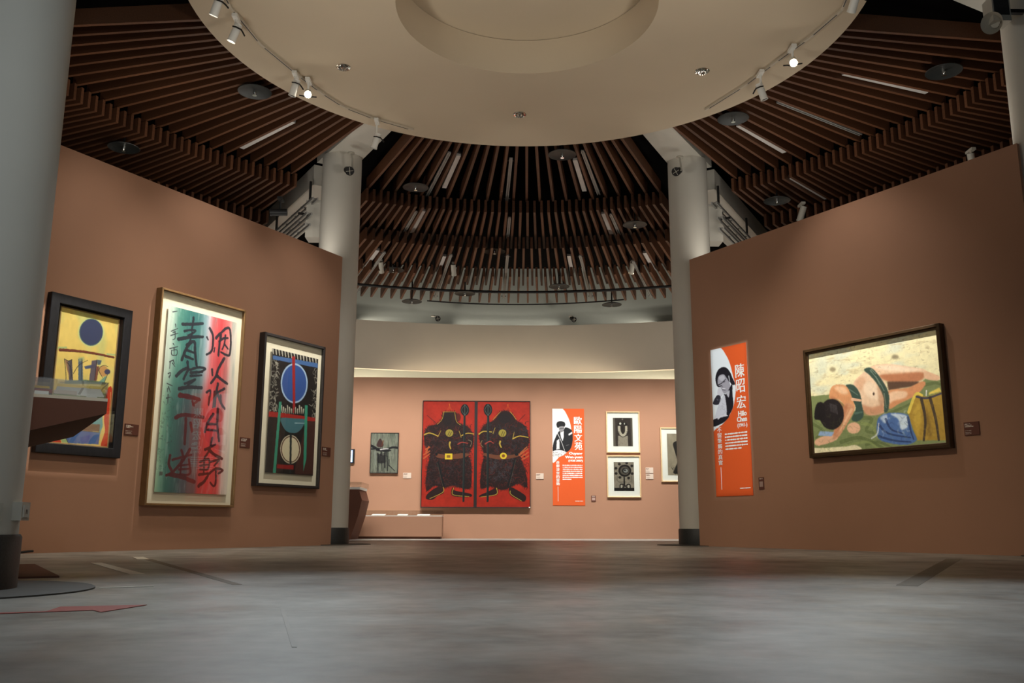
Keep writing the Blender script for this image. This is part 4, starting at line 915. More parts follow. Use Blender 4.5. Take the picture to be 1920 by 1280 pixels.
  ('c',(32,29,36),[(0.114,0.214),(0.141,0.175),(0.222,0.144),(0.348,0.136),(0.461,0.151),(0.544,0.186),(0.587,0.218),(0.659,0.266),(0.57,0.266),(0.509,0.242),(0.473,0.264),(0.274,0.268),(0.159,0.26)],1,1.0),
  ('c',(168,164,174),[(0.182,0.209),(0.239,0.187),(0.356,0.186),(0.425,0.211),(0.49,0.241),(0.524,0.27),(0.475,0.296),(0.389,0.317),(0.308,0.309),(0.257,0.276),(0.178,0.248)],2,1.0),
  ('c',(205,203,210),[(0.212,0.202),(0.338,0.191),(0.383,0.217),(0.282,0.229)],4,0.8),
  ('s',(200,200,205),[(0.492,0.206),(0.513,0.238)],0.0319,0.0223,0.9,0.0),
  ('s',(26,24,30),[(0.194,0.251),(0.287,0.243),(0.399,0.222)],0.0207,0.0144,0.95,0.0),
  ('s',(26,24,30),[(0.226,0.262),(0.292,0.261)],0.0255,0.0191,0.8,0.0),
  ('s',(50,46,54),[(0.346,0.239),(0.38,0.235)],0.0223,0.016,0.8,0.0),
  ('s',(110,104,112),[(0.292,0.261),(0.315,0.274)],0.016,0.0128,0.8,0.0),
  ('s',(232,230,234),[(0.306,0.28),(0.378,0.286)],0.0191,0.0144,0.9,0.0),
  ('s',(60,54,60),[(0.296,0.289),(0.385,0.295)],0.0128,0.0096,0.8,0.0),
  ('c',(214,212,220),[(0.172,0.28),(0.24,0.275),(0.317,0.31),(0.297,0.325),(0.221,0.334),(0.157,0.32)],1,1.0),
  ('c',(48,46,56),[(0.013,0.372),(0.14,0.321),(0.242,0.337),(0.179,0.384)],1,1.0),
  ('s',(130,128,138),[(0.135,0.347),(0.159,0.356)],0.0223,0.016,0.7,0.0),
  ('c',(32,29,36),[(0.331,0.32),(0.405,0.321),(0.571,0.262),(0.571,0.327),(0.579,0.408),(0.468,0.463),(0.366,0.489),(0.387,0.419),(0.365,0.359)],1,1.0),
  ('c',(190,188,196),[(0.406,0.317),(0.498,0.301),(0.465,0.347)],2,1.0),
  ('c',(214,215,224),[(0.179,0.384),(0.339,0.325),(0.385,0.384),(0.391,0.439),(0.349,0.489),(0.134,0.494),(0.016,0.498)],2,1.0),
  ('r',(160,160,172),(0.179,0.336,0.376,0.478),26,0.008,0.1117,61,0.6),
  ('c',(32,29,36),[(-0.002,0.485),(0.172,0.476),(0.309,0.473),(0.454,0.473),(0.342,0.503),(0.184,0.521),(0.002,0.529)],1,1.0),
  ('s',(225,222,228),[(0.142,0.48),(0.272,0.463),(0.407,0.468)],0.0339,0.0226,0.9,0.4)],
 'banb': [('f',(236,100,46)),
  ('c',(246,246,244),[(-0.046,-0.015),(0.3,-0.005),(0.478,0.078),(0.57,0.172),(0.594,0.266),(0.56,0.368),(0.429,0.454),(0.222,0.501),(-0.037,0.531)],1,1.0),
  ('c',(34,34,36),[(0.128,0.172),(0.155,0.142),(0.271,0.131),(0.386,0.146),(0.401,0.176),(0.346,0.197),(0.23,0.197),(0.166,0.202)],1,1.0),
  ('c',(150,148,150),[(0.205,0.193),(0.359,0.187),(0.353,0.231),(0.285,0.255),(0.224,0.236)],1,1.0),
  ('s',(40,40,42),[(0.243,0.21),(0.354,0.206)],0.0206,0.0155,0.8,0.0),
  ('s',(60,58,60),[(0.268,0.236),(0.319,0.234)],0.0129,0.0103,0.8,0.0),
  ('c',(36,37,40),[(0.164,0.257),(0.229,0.236),(0.292,0.283),(0.358,0.223),(0.415,0.196),(0.559,0.213),(0.628,0.248),(0.628,0.342),(0.559,0.42),(0.429,0.454),(0.327,0.445),(0.224,0.432),(0.12,0.445),(0.012,0.445),(0.025,0.368),(0.099,0.3)],1,1.0),
  ('p',(240,240,240),[(0.242,0.253),(0.358,0.236),(0.351,0.3),(0.316,0.342),(0.266,0.3)],1,1.0),
  ('s',(225,225,225),[(0.164,0.261),(0.265,0.334),(0.378,0.437)],0.0206,0.0155,0.9,0.0),
  ('p',(235,235,235),[(0.499,0.266),(0.615,0.24),(0.62,0.261),(0.511,0.283)],1,1.0),
  ('p',(232,232,232),[(0.136,0.334),(0.214,0.317),(0.224,0.42),(0.121,0.428)],1,1.0),
  ('c',(244,242,240),[(-0.009,0.454),(0.198,0.432),(0.429,0.454),(0.325,0.488),(0.17,0.507),(-0.011,0.527)],1,1.0),
  ('r',(70,72,74),(0.012,0.45,0.39,0.501),34,0.0129,0.0465,71,0.7),
  ('s',(120,118,118),[(0.431,0.385),(0.509,0.377)],0.0232,0.0206,0.7,0.0)],
}

# ------------------------------------------------------------------ painting by numbers: pigment laid on a fine canvas mesh
def vnoise(rng, h, w, fy, fx):
    fy, fx = max(2, int(fy)), max(2, int(fx))
    g = rng.random((fy + 1, fx + 1))
    yy, xx = np.linspace(0, fy - 1e-6, h), np.linspace(0, fx - 1e-6, w)
    y0, x0 = yy.astype(int), xx.astype(int)
    ty, tx = (yy - y0)[:, None], (xx - x0)[None, :]
    ty, tx = ty * ty * (3 - 2 * ty), tx * tx * (3 - 2 * tx)
    a, b = g[y0][:, x0], g[y0][:, x0 + 1]
    c, d = g[y0 + 1][:, x0], g[y0 + 1][:, x0 + 1]
    return (a * (1 - tx) + b * tx) * (1 - ty) + (c * (1 - tx) + d * tx) * ty

def crom(pts, closed, k=6):
    n = len(pts)
    if n < 3:
        return [tuple(p) for p in pts]
    out = []
    P = lambda i: np.array(pts[i % n] if closed else pts[min(max(i, 0), n - 1)], float)
    for i in range(n if closed else n - 1):
        p0, p1, p2, p3 = P(i - 1), P(i), P(i + 1), P(i + 2)
        for j in range(k):
            t = j / k
            out.append(tuple(0.5 * ((2 * p1) + (p2 - p0) * t + (2 * p0 - 5 * p1 + 4 * p2 - p3) * t * t + (3 * p1 - p0 - 3 * p2 + p3) * t ** 3)))
    if not closed:
        out.append(tuple(pts[-1]))
    return out

def raster(ops, W, ratio, seed):
    H = int(W * ratio)
    rng = np.random.default_rng(seed)
    img = np.zeros((H, W, 3))
    X, Y = np.meshgrid((np.arange(W) + 0.5) / W, (np.arange(H) + 0.5) / H)
    def lay(c, mask):
        img[:] = img * (1 - mask[..., None]) + np.array(c, float) * mask[..., None]
    def blur(mk, n):
        for _ in range(int(n)):
            p = np.pad(mk, 1, mode='edge')
            mk = (p[:-2, 1:-1] + p[2:, 1:-1] + p[1:-1, :-2] + p[1:-1, 2:] + 2 * p[1:-1, 1:-1]) / 6
        return mk
    def stroke(c, pts, w0, w1, a, rough):
        pts = crom(pts, False)
        n = len(pts) - 1
        if n < 1: return
        wm = max(w0, w1)
        xs = [p[0] for p in pts]; ys = [p[1] for p in pts]
        i0, i1 = max(0, int((min(ys) - wm / ratio) * H) - 1), min(H, int((max(ys) + wm / ratio) * H) + 2)
        j0, j1 = max(0, int((min(xs) - wm) * W) - 1), min(W, int((max(xs) + wm) * W) + 2)
        if i1 <= i0 or j1 <= j0: return
        x, y = X[i0:i1, j0:j1], Y[i0:i1, j0:j1] * ratio
        mk = np.zeros(x.shape)
        aa = 0.8 / W
        nz = (vnoise(rng, *x.shape, max(2, x.shape[0] // 4), max(2, x.shape[1] // 4)) - 0.5) if rough and min(x.shape) > 1 else 0
        for k in range(n):
            ax, ay, bx, by = pts[k][0], pts[k][1] * ratio, pts[k + 1][0], pts[k + 1][1] * ratio
            dx, dy = bx - ax, by - ay
            L = dx * dx + dy * dy + 1e-12
            t = np.clip(((x - ax) * dx + (y - ay) * dy) / L, 0, 1)
            d = np.hypot(x - ax - t * dx, y - ay - t * dy)
            w = (w0 + (w1 - w0) * (k + t) / n) / 2 * (1 + rough * nz)
            mk = np.maximum(mk, np.clip((w - d) / aa + 0.5, 0, 1))
        mk = mk * a
        sub = img[i0:i1, j0:j1]
        sub[:] = sub * (1 - mk[..., None]) + np.array(c, float) * mk[..., None]
    for op in ops:
        k = op[0]
        if k == 'f':
            img[:] = np.array(op[1], float)
        elif k in 'pc':
            pts = crom(op[2], True) if k == 'c' else op[2]
            ins = np.zeros((H, W), bool)
            for i in range(len(pts)):
                (xa, ya), (xb, yb) = pts[i], pts[(i + 1) % len(pts)]
                if ya == yb: continue
                c = ((ya > Y) != (yb > Y)) & (X < (xb - xa) * (Y - ya) / (yb - ya) + xa)
                ins ^= c
            lay(op[1], blur(ins.astype(float), max(1, op[3] * W / 150)) * op[4])
        elif k == 's':
            stroke(op[1], op[2], op[3], op[4], op[5], op[6])
        elif k == 'n':
            img *= (1 + op[1] * 2 * (0.6 * vnoise(rng, H, W, op[3], op[2]) + 0.4 * vnoise(rng, H, W, op[3] * 3, op[2] * 3) - 0.5))[..., None]
        elif k == 't':
            if op[2] > 0:
                v = 0.6 * vnoise(rng, H, W, op[4], op[3]) + 0.4 * vnoise(rng, H, W, op[4] * 2.7, op[3] * 2.7)
                lay(op[1], np.clip((v - op[5]) / 0.2, 0, 1) * op[2])
        elif k == 'g':
            def row(st):
                return np.stack([np.interp(X[0], [s[0] for s in st], [s[1][i] for s in st]) for i in range(3)], -1)
            a, b = row(op[1]), row(op[2])
            t = np.clip((Y[:, :1] - 0.25) / 0.35, 0, 1)[..., None]
            t = t * t * (3 - 2 * t)
            img[:] = a[None] * (1 - t) + b[None] * t
        elif k == 'h':
            pts = crom(op[2], True)
            r2 = random.Random(op[6])
            cx, cy = sum(p[0] for p in pts) / len(pts), sum(p[1] for p in pts) / len(pts)
            for _ in range(op[3]):
                q = r2.randrange(len(pts))
                (xa, ya), (xb, yb) = pts[q], pts[(q + 1) % len(pts)]
                t = r2.random()
                px, py = xa + (xb - xa) * t, ya + (yb - ya) * t
                dx, dy = px - cx, (py - cy) * ratio
                L = math.hypot(dx, dy) + 1e-9
                l = op[5] * r2.uniform(0.3, 1)
                an = math.atan2(dy, dx) + r2.uniform(-1.0, 1.0)
                stroke(op[1], [(px - dx / L * l * 0.4, py - dy / L * l * 0.4 / ratio), (px + math.cos(an) * l, py + math.sin(an) * l / ratio)], op[4], op[4] * 0.3, op[7] * r2.uniform(0.6, 1), 0.2)
        elif k == 'r':
            x0, y0, x1, y1 = op[2]
            r2 = random.Random(op[6])
            for _ in range(op[3]):
                px, py = r2.uniform(x0, x1), r2.uniform(y0, y1)
                an = r2.uniform(0, 6.28)
                l = op[5] * r2.uniform(0.4, 1)
                q = [(px, py), (px + l * math.cos(an) * 0.5, py + l * math.sin(an) * 0.5 / ratio), (px + l * math.cos(an + 0.7), py + l * math.sin(an + 0.7) / ratio)]
                stroke(op[1], q, op[4], op[4] * 0.5, op[7] * r2.uniform(0.5, 1), 0.3)
    return np.clip(img, 0, 255)

def canvas(art, name, x0, x1, z0, z1, y, parent, W, label=None, thick=0.02, seed=1, tone=1.0):
    """a painted panel: front a fine grid carrying the pigment, with real thickness behind it"""
    ratio = (z1 - z0) / (x1 - x0)
    im = raster(ARTS[art], W, ratio, seed)
    H, W = im.shape[:2]
    lin = im / 255
    lin = np.where(lin <= 0.04045, lin / 12.92, ((lin + 0.055) / 1.055) ** 2.4) * tone
    xs, zs = np.linspace(x0, x1, W), np.linspace(z1, z0, H)
    co = np.empty((H * W + 4, 3))
    gx, gz = np.meshgrid(xs, zs)
    co[:H * W, 0], co[:H * W, 1], co[:H * W, 2] = gx.ravel(), y, gz.ravel()
    co[H * W:] = [(x0, y + thick, z1), (x1, y + thick, z1), (x1, y + thick, z0), (x0, y + thick, z0)]
    i = (np.arange(H - 1)[:, None] * W + np.arange(W - 1)[None]).ravel()
    q = np.stack([i, i + W, i + W + 1, i + 1], -1)
    n = H * W
    a, b, c, d = 0, W - 1, n - 1, n - W
    ex = np.array([(n, n + 1, n + 2, n + 3), (a, b, n + 1, n), (b, c, n + 2, n + 1), (c, d, n + 3, n + 2), (d, a, n, n + 3)])
    q = np.concatenate([q, ex])
    me = bpy.data.meshes.new(name)
    me.vertices.add(len(co))
    me.vertices.foreach_set('co', co.ravel())
    me.loops.add(q.size)
    me.loops.foreach_set('vertex_index', q.ravel().astype(np.int32))
    me.polygons.add(len(q))
    me.polygons.foreach_set('loop_start', np.arange(0, q.size, 4, dtype=np.int32))
    me.update(calc_edges=True)
    at = me.color_attributes.new('pigment', 'FLOAT_COLOR', 'POINT')
    cl = np.ones((len(co), 4))
    cl[:n, :3] = lin.reshape(-1, 3)
    cl[n:, :3] = lin[::max(1, H // 8), ::max(1, W // 8)].reshape(-1, 3).mean(0)
    at.data.foreach_set('color', cl.ravel())
    me.materials.append(M_ART)
    me.validate()
    o = link(name, me, parent)
    if label: o['label'] = label
    return o

# ------------------------------------------------------------------ the setting
HEXR, COLR, WA, WH = 6.85, 0.3816, 5.4956, 5.263
struct('floor', MB().box(-17, 17, -19, 16, -0.2, 0), M_FLOOR)
struct('ceiling', MB().lathe([(15.4, 7.80), (15.4, 8.0)], 96), M_ROOF)
struct('wall_outer', MB().arc(14.9, 15.1, 0, 7.8, -150, 150, 128), M_UPW, True)
struct('trim_1', MB().arc(14.4, 14.55, 4.6, 5.97, -40, 40, 96), M_FASC, True)
struct('trim_2', MB().arc(14.55, 14.9, 5.93, 5.97, -40, 40, 96), M_FASC, True)
WALLS = {'L': (Vector((-S3 * WA, 0.5 * WA, 0)), math.radians(60)),
         'R': (Vector((S3 * WA, 0.5 * WA, 0)), math.radians(-60)),
         'B': (Vector((0, 13.6, 0)), 0.0)}
struct('wall_left', MB().box(-3.12, 3.02, 0, 0.055, 0, WH), M_WALL, loc=WALLS['L'][0], rotz=WALLS['L'][1])
struct('wall_right', MB().box(-2.985, 3.275, 0, 0.055, 0, WH), M_WALL, loc=WALLS['R'][0], rotz=WALLS['R'][1])
struct('wall_back', MB().box(-5.8, 5.8, 0, 0.12, 0, 4.31), M_WALL, loc=WALLS['B'][0])
# round dropped ceiling with its recess
DZ = 7.127
struct('ceiling_disc', MB().lathe([(1.75, DZ), (4.474, DZ), (4.474, DZ + 0.16), (1.95, DZ + 0.6), (1.75, DZ + 0.55)], 128, closed=True), M_DISC, True)
struct('ceiling_recess', MB().lathe([(1.95, DZ + 0.56), (1.95, DZ + 0.62)], 96), M_DISC, True)
# radial beams over the columns, inward to the disc and outward to the outer wall
for k, az in enumerate((-90, -30, 30, 90)):
    b = MB()
    zb = 7.62 if abs(az) == 90 else 7.45
    if abs(az) == 90: b.hexa([(-0.36, 6.0, 7.6), (0.36, 6.0, 7.6), (0.37, 6.55, 7.36), (-0.37, 6.55, 7.36), (-0.36, 6.0, 7.75), (0.36, 6.0, 7.75), (0.37, 6.55, 7.75), (-0.37, 6.55, 7.75)])
    b.hexa([(-0.27, 4.55, zb), (0.27, 4.55, zb), (0.37, 7.3, zb), (-0.37, 7.3, zb), (-0.27, 4.3, 7.75), (0.27, 4.3, 7.75), (0.37, 7.3, 7.75), (-0.37, 7.3, 7.75)])
    b.box(-0.42, 0.42, 7.3, 14.85, 6.98, 7.4)
    struct('trim_%d' % (k + 3), b, M_COL, rotz=math.radians(-az))

# columns
COLS = {'FL': ((-3.425, 5.9325), 'round white column at the far end of the left wall, with dark stone foot'),
        'FR': ((3.425, 5.9325), 'round white column at the far end of the right wall, with dark stone foot'),
        'RR': ((6.85, 0.0), 'round white column behind the right end of the right wall, horn loudspeaker on top'),
        'NL': ((-3.425, -5.9325), 'nearest round white column at the left edge, wall socket above its dark stone foot')}
proto = None
for key, ((x, y), lab) in COLS.items():
    if proto is None:
        proto = thing('column', lab, 'column', (x, y, 0))
        MB().lathe([(COLR, 0.30), (COLR, 7.46)], 64).build('shaft', M_COL, proto, True)
        MB().lathe([(0.402, 0.012), (0.402, 0.285), (0.392, 0.30), (COLR - 0.01, 0.30)], 64).build('stone_foot', M_STONE, proto, True)
        MB().lathe([(0.80, 0.0), (0.80, 0.008), (0.79, 0.012), (0.40, 0.012)], 64).build('floor_ring', M_RING, proto, True)
    else:
        c = copy_tree(proto)
        c.location = (x, y, 0)
        c['label'] = lab

# ------------------------------------------------------------------ slatted timber ceiling: tiers of radial slats
TIERS = [('inner', 4.50, 7.55, 7.19, 0.25, 2.17, 11), ('second', 7.42, 10.02, 6.90, 0.27, 1.15, 21),
         ('third', 9.02, 12.35, 6.60, 0.27, 1.15, 21), ('outermost', 10.75, 13.45, 6.40, 0.25, 1.15, 21)]
SECT = [('above the left wall', -60), ('between the two far columns', 0), ('above the right wall', 60)]
for tn, r0, r1, z0, hh, da, n in TIERS:
    mesh = None
    for sn, ac in SECT:
        if tn == 'outermost' and ac: continue
        t = thing('slat_tier', '%s tier of radiating dark timber slats hung %s' % (tn, sn), 'slatted ceiling', (0, 0, 0), 0, 'tiers of timber slats round the ceiling disc')
        for i in range(-n, n + 1):
            az = ac + i * da + (da / 2 if tn in ('third',) else 0)
            if mesh is None:
                s = MB().box(-0.026, 0.026, r0, r1, z0, z0 + hh).build('slat', M_WOOD, t)
                mesh = s.data
            else:
                s = link('slat', mesh, t)
            s.rotation_euler.z = -math.radians(az)

# ------------------------------------------------------------------ lamps and rails among the slats
def radial(r, az, z):
    a = math.radians(az)
    return Vector((r * math.sin(a), r * math.cos(a), z))
def gap(az, da, shift=0.0):
    """nearest azimuth midway between two slats"""
    ac = 60 * round(az / 60)
    return ac + (math.floor((az - ac - shift) / da) + 0.5) * da + shift
def bay(r, az):
    return gap(az, 2.17) if r < 7.4 else gap(az, 1.15, 0.575 if 8.9 < r < 9.95 else 0.0)
TUBES = [(5.3, 7.1, -12.0, 7.24, 'inner tier left of the middle'), (5.45, 7.2, 12.0, 7.24, 'inner tier right of the middle'),
         (5.45, 7.2, -46.2, 7.24, 'inner tier above the left wall'), (5.3, 7.05, 70.0, 7.24, 'inner tier above the right wall, near the right column'),
         (5.35, 7.05, 45.7, 7.24, 'inner tier above the right wall, near the far right column'),
         (7.75, 9.35, -14.6, 6.95, 'second tier left of the middle'), (7.8, 9.3, 14.6, 6.95, 'second tier right of the middle'),
         (9.9, 11.4, -18.5, 6.64, 'third tier, beside the far left column'), (9.95, 11.5, -8.75, 6.64, 'third tier, left of the middle'),
         (9.8, 11.4, 8.55, 6.64, 'third tier, right of the middle'), (9.9, 11.5, 18.0, 6.64, 'third tier, beside the far right column'),
         (7.6, 9.2, 45.05, 6.95, 'second tier above the right wall')]
for r0, r1, az, z, where in TUBES:
    az = bay(r0, az) if r0 < 9.8 else gap(az, 1.15, 0.575)
    t = thing('ceiling_tube_light', 'white tube light in the ' + where, 'tube light', (0, 0, 0), -math.radians(az), 'tube lights among the slats')
    MB().box(-0.045, 0.045, r0 + 0.03, r1 - 0.03, z, z + 0.05).build('diffuser', M_TUBE, t)
    MB().box(-0.05, 0.05, r0, r1, z + 0.05, z + 0.09).build('housing', M_DGREY, t)
RAILS = [(5.2, 7.6, -14.2, 7.22, 'inner tier left of the middle'), (5.3, 7.7, -1.2, 7.22, 'middle of the inner tier'),
         (5.05, 7.4, 14.15, 7.22, 'inner tier right of the middle'), (7.8, 9.25, -15.75, 6.92, 'second tier left of the middle'),
         (7.85, 9.3, -0.55, 6.92, 'middle of the second tier'), (7.85, 9.3, 16.05, 6.92, 'second tier right of the middle'),
         (9.6, 13.5, -17.25, 6.5, 'outer tiers beside the far left column'), (9.4, 13.6, -8.3, 6.5, 'outer tiers left of the middle'),
         (9.3, 13.4, -0.55, 6.5, 'middle of the outer tiers'), (9.4, 13.5, 9.95, 6.5, 'outer tiers right of the middle'),
         (10.1, 13.8, 17.0, 6.5, 'outer tiers beside the far right column'), (5.1, 7.35, 56.1, 7.22, 'inner tier above the right wall')]
for r0, r1, az, z, where in RAILS:
    az = bay(r0, az) if r0 < 9.2 else gap(az, 1.15)
    t = thing('lighting_rail', 'thin grey lighting rail in the ' + where, 'lighting rail', (0, 0, 0), -math.radians(az), 'lighting rails among the slats')
    MB().box(-0.032, -0.016, r0, r1, z, z + 0.035).box(0.016, 0.032, r0, r1, z, z + 0.035).box(-0.016, 0.016, r0, r1, z + 0.02, z + 0.035).build('channel', M_ALU, t)
    MB().box(-0.07, 0.07, r0 + 0.15, r0 + 0.17, z + 0.03, z + 0.045).box(-0.07, 0.07, r1 - 0.17, r1 - 0.15, z + 0.03, z + 0.045).build('hanger', M_DGREY, t)

SHIELDS = [(-4.24, 2.41, 7.1, 'largest one, above the left wall beside the ceiling disc'), (-6.85, 3.87, 6.75, 'above the left wall, lower left'),
           (-2.02, 6.52, 7.1, 'in the inner tier left of the middle'), (-0.40, 9.75, 6.75, 'near the middle of the second tier'),
           (-2.88, 10.57, 6.5, 'low beside the far left column'), (-2.56, 12.17, 6.1, 'hanging lowest, left, in front of the pale upper wall'),
           (-1.14, 11.28, 6.1, 'at the slat ends left of the middle'), (0.84, 4.77, 7.1, 'just under the edge of the ceiling disc'),
           (2.64, 7.69, 6.75, 'in the second tier right of the middle'), (2.73, 12.34, 6.1, 'hanging lowest, right, in front of the pale upper wall'),
           (1.25, 11.27, 6.3, 'among the slat ends right of the middle'), (3.61, 3.16, 7.1, 'beside the ceiling disc, right of the far right column'),
           (6.37, 1.46, 7.1, 'above the right wall near the right column'), (5.26, 6.13, 6.75, 'low above the right wall')]
sp = None
for x, y, z, where in SHIELDS:
    lab = 'round dark heat shield with sprinkler, ' + where
    if sp is None:
        sp = thing('sprinkler_shield', lab, 'sprinkler', (x, y, z), 0, 'sprinkler heat shields under the slats')
        MB().lathe([(0.02, 0.045), (0.20, 0.03), (0.265, 0.0), (0.26, -0.008), (0.19, 0.018), (0.02, 0.03)], 40).build('shield', M_SPRK, sp, True)
        MB().tube((0, 0, 0.03), (0, 0, 0.62), 0.018, n=10).build('drop_pipe', M_BLACK, sp, True)
        MB().lathe([(0.028, 0.03), (0.028, -0.02), (0.012, -0.05), (0.035, -0.06), (0.035, -0.066)], 14).build('sprinkler_head', M_CHROME, sp, True)
    else:
        c = copy_tree(sp)
        c.location = (x, y, z)
        c['label'] = lab

# ------------------------------------------------------------------ lighting track and spotlights on the round ceiling
def track(pts, lab):
    t = thing('lighting_track', lab, 'lighting track', (0, 0, 0), 0, 'curved tracks under the ceiling disc')
    body, slot = MB(), MB()
    for (ra, aa), (rb, ab) in zip(pts[:-1], pts[1:]):
        a, b = radial(ra, aa, DZ - 0.034), radial(rb, ab, DZ - 0.034)
        d = (b - a).normalized()
        M = Matrix.Translation(a) @ d.to_track_quat('Y', 'Z').to_matrix().to_4x4()
        L = (b - a).length
        body.box(-0.017, 0.017, 0, L, 0.0, 0.033, M=M)
        slot.box(-0.006, 0.006, 0.10, L - 0.10, -0.003, 0.0, M=M)
    body.build('rail', M_TRACK, t)
    slot.build('slot', M_BLACK, t)
track([(4.05, -104), (3.95, -90), (3.9, -76), (3.9, -62), (4.0, -53), (4.12, -45), (4.16, -36), (4.2, -26)], 'thin pale track curving under the left rim of the ceiling disc')
track([(4.2, 47), (4.02, 60), (3.95, 71), (4.05, 82), (4.2, 92), (4.2, 104)], 'thin pale track curving under the right rim of the ceiling disc')

def spotlight(base, target, lab, group, lit=0, drop=0.22, barn=True, scale=1.0, body_mat=None):
    """adaptor on the track, stem, tilted cylinder head; returns the lens centre"""
    base, target = Vector(base), Vector(target)
    t = thing('spotlight', lab, 'spotlight', base, 0, group)
    bm_ = body_mat or M_WHITE
    MB().box(-0.035 * scale, 0.035 * scale, -0.10 * scale, 0.10 * scale, -0.045, 0.0).build('adaptor', bm_, t)
    piv = Vector((0, 0, -drop))
    d = (target - base - piv).normalized()
    MB().tube((0, 0, -0.04), piv + Vector((0, 0, 0.02)), 0.018 * scale, n=12).build('stem', bm_, t, True)
    q = d.to_track_quat('Z', 'Y').to_matrix().to_4x4()
    M = Matrix.Translation(piv) @ q
    P = lambda x, y, z: M @ Vector((x * scale, y * scale, z * scale))
    MB().tube(P(0, 0, -0.11), P(0, 0, 0.13), 0.054 * scale, n=28).build('lamp_head', bm_, t, True)
    ring = MB().tube(P(0, 0, 0.128), P(0, 0, 0.15), 0.058 * scale, n=28, caps=False)
    ring.tube(P(0, 0, 0.13), P(0, 0, 0.132), 0.05 * scale, n=28)
    ring.build('bezel', bm_, t, True)
    MB().tube(P(0, 0, 0.133), P(0, 0, 0.137), 0.046 * scale, n=28).build('lens', M_LENS if lit == 2 else (M_LENSW if lit else M_BLACK), t)
    if barn:
        MB().path([P(-0.13, -0.05, -0.02), P(-0.075, -0.055, -0.04), P(0, -0.075, -0.05), P(0.075, -0.055, -0.04), P(0.13, -0.05, -0.02)], 0.011 * scale, 8).build('yoke', M_BLACK, t, True)
    return base + piv + d * (0.18 * scale)

def framing(name, pos, wall, u0, u1, z0, z1, watts, color, soft=0.03, leak=0.0, radius=0.03):
    """framing projector: a spot whose shutters cut the beam to a rectangle on the wall"""
    mid, rz = WALLS[wall]
    U = Vector((math.cos(rz), math.sin(rz), 0))
    N = Vector((-math.sin(rz), math.cos(rz), 0))
    tgt = mid + U * (u0 + u1) / 2 + Vector((0, 0, (z0 + z1) / 2))
    far = max(((mid + U * u + Vector((0, 0, z))) - Vector(pos)).normalized().angle((tgt - Vector(pos)).normalized()) for u in (u0, u1) for z in (z0, z1))
    o = lamp_spot(name, pos, tgt, watts, color, math.degrees(far) * 2 + (46 if leak else 14), 0.9 if leak else 0.3, radius)
    d = o.data
    d.use_nodes = True
    nt = d.node_tree
    em = next(n for n in nt.nodes if n.type == 'EMISSION')
    R = o.rotation_euler.to_matrix().transposed()
    tc = nt.nodes.new('ShaderNodeTexCoord')
    rel = Vector(pos) - mid
    k = -rel.dot(N)
    def dot(v):
        n = nt.nodes.new('ShaderNodeVectorMath')
        n.operation = 'DOT_PRODUCT'
        nt.links.new(tc.outputs['Normal'], n.inputs[0])
        n.inputs[1].default_value = R @ v
        return n.outputs['Value']
    def math_(op, a, b, clamp=False):
        n = nt.nodes.new('ShaderNodeMath')
        n.operation = op
        n.use_clamp = clamp
        for i, x in enumerate((a, b)):
            if isinstance(x, (int, float)): n.inputs[i].default_value = x
            else: nt.links.new(x, n.inputs[i])
        return n.outputs[0]
    dn = dot(N)
    out = None
    for v, lo, hi in ((U, u0, u1), (Vector((0, 0, 1)), z0, z1)):
        c = math_('ADD', math_('MULTIPLY', math_('DIVIDE', dot(v), dn), k), rel.dot(v))
        a = math_('MULTIPLY', math_('SUBTRACT', c, lo), 1 / soft, True)
        b = math_('MULTIPLY', math_('SUBTRACT', hi, c), 1 / soft, True)
        m = math_('MULTIPLY', a, b)
        out = m if out is None else math_('MULTIPLY', out, m)
    if leak:
        out = math_('ADD', math_('MULTIPLY', out, 1 - leak), leak)
    nt.links.new(out, em.inputs['Strength'])
    return o

def wpt(wall, u, z):
    mid, rz = WALLS[wall]
    return mid + Vector((math.cos(rz), math.sin(rz), 0)) * u + Vector((0, 0, z))

GS = 'spotlights on the tracks of the ceiling disc'
zt = DZ - 0.034
p1 = spotlight((-3.98, -0.43, zt), wpt('L', -2.1, 2.3), 'white spotlight nearest the top left, black yoke, on the left track', GS, 1)
p2 = spotlight((-3.93, 0.22, zt), wpt('L', -2.1, 2.2), 'white spotlight just below the topmost one of the left track', GS, 1)
p3 = spotlight((-3.46, 1.78, zt), wpt('L', -0.25, 2.2), 'white spotlight turned to the wall beside the glaring one on the left track', GS, 0)
p4 = spotlight((-3.30, 1.98, zt), (-1.3, -7.6, 0.4), 'glaring lit spotlight on the left track', GS, 2)
p5 = spotlight((-2.42, 3.38, zt), wpt('L', 1.8, 2.2), 'long white spotlight last on the left track, in front of the far left beam', GS, 0, drop=0.36)
p6 = spotlight((3.60, 1.55, zt), wpt('R', 0.8, 2.2), 'white spotlight below the glaring one on the right track', GS, 0, drop=0.30)
p7 = spotlight((3.84, 0.80, zt), (1.5, -7.6, 0.4), 'glaring lit spotlight on the right track', GS, 2)
p8 = spotlight((4.12, -0.75, zt), wpt('R', -2.0, 2.2), 'white spotlight at the top end of the right track', GS, 0)
framing('projector_light', p1, 'L', -2.82, -1.46, 0.97, 3.09, 1600, NEUT, 0.04, 0.10)
framing('projector_light', p3, 'L', -1.17, 0.62, 0.30, 3.45, 2700, NEUT, 0.04, 0.06)
framing('projector_light', p5, 'L', 0.97, 2.56, 0.62, 3.20, 1800, NEUT, 0.04, 0.06)
framing('projector_light', p6, 'R', -0.40, 2.06, 1.13, 2.95, 2000, NEUT, 0.03, 0.06)
framing('projector_light', p8, 'R', -2.53, -1.64, 0.85, 3.46, 2700, COOL, 0.02)
lamp_spot('glare_spot_light', p4, (-1.4, -6.7, 0), 1000, COOL, 27, 0.9, 0.04)
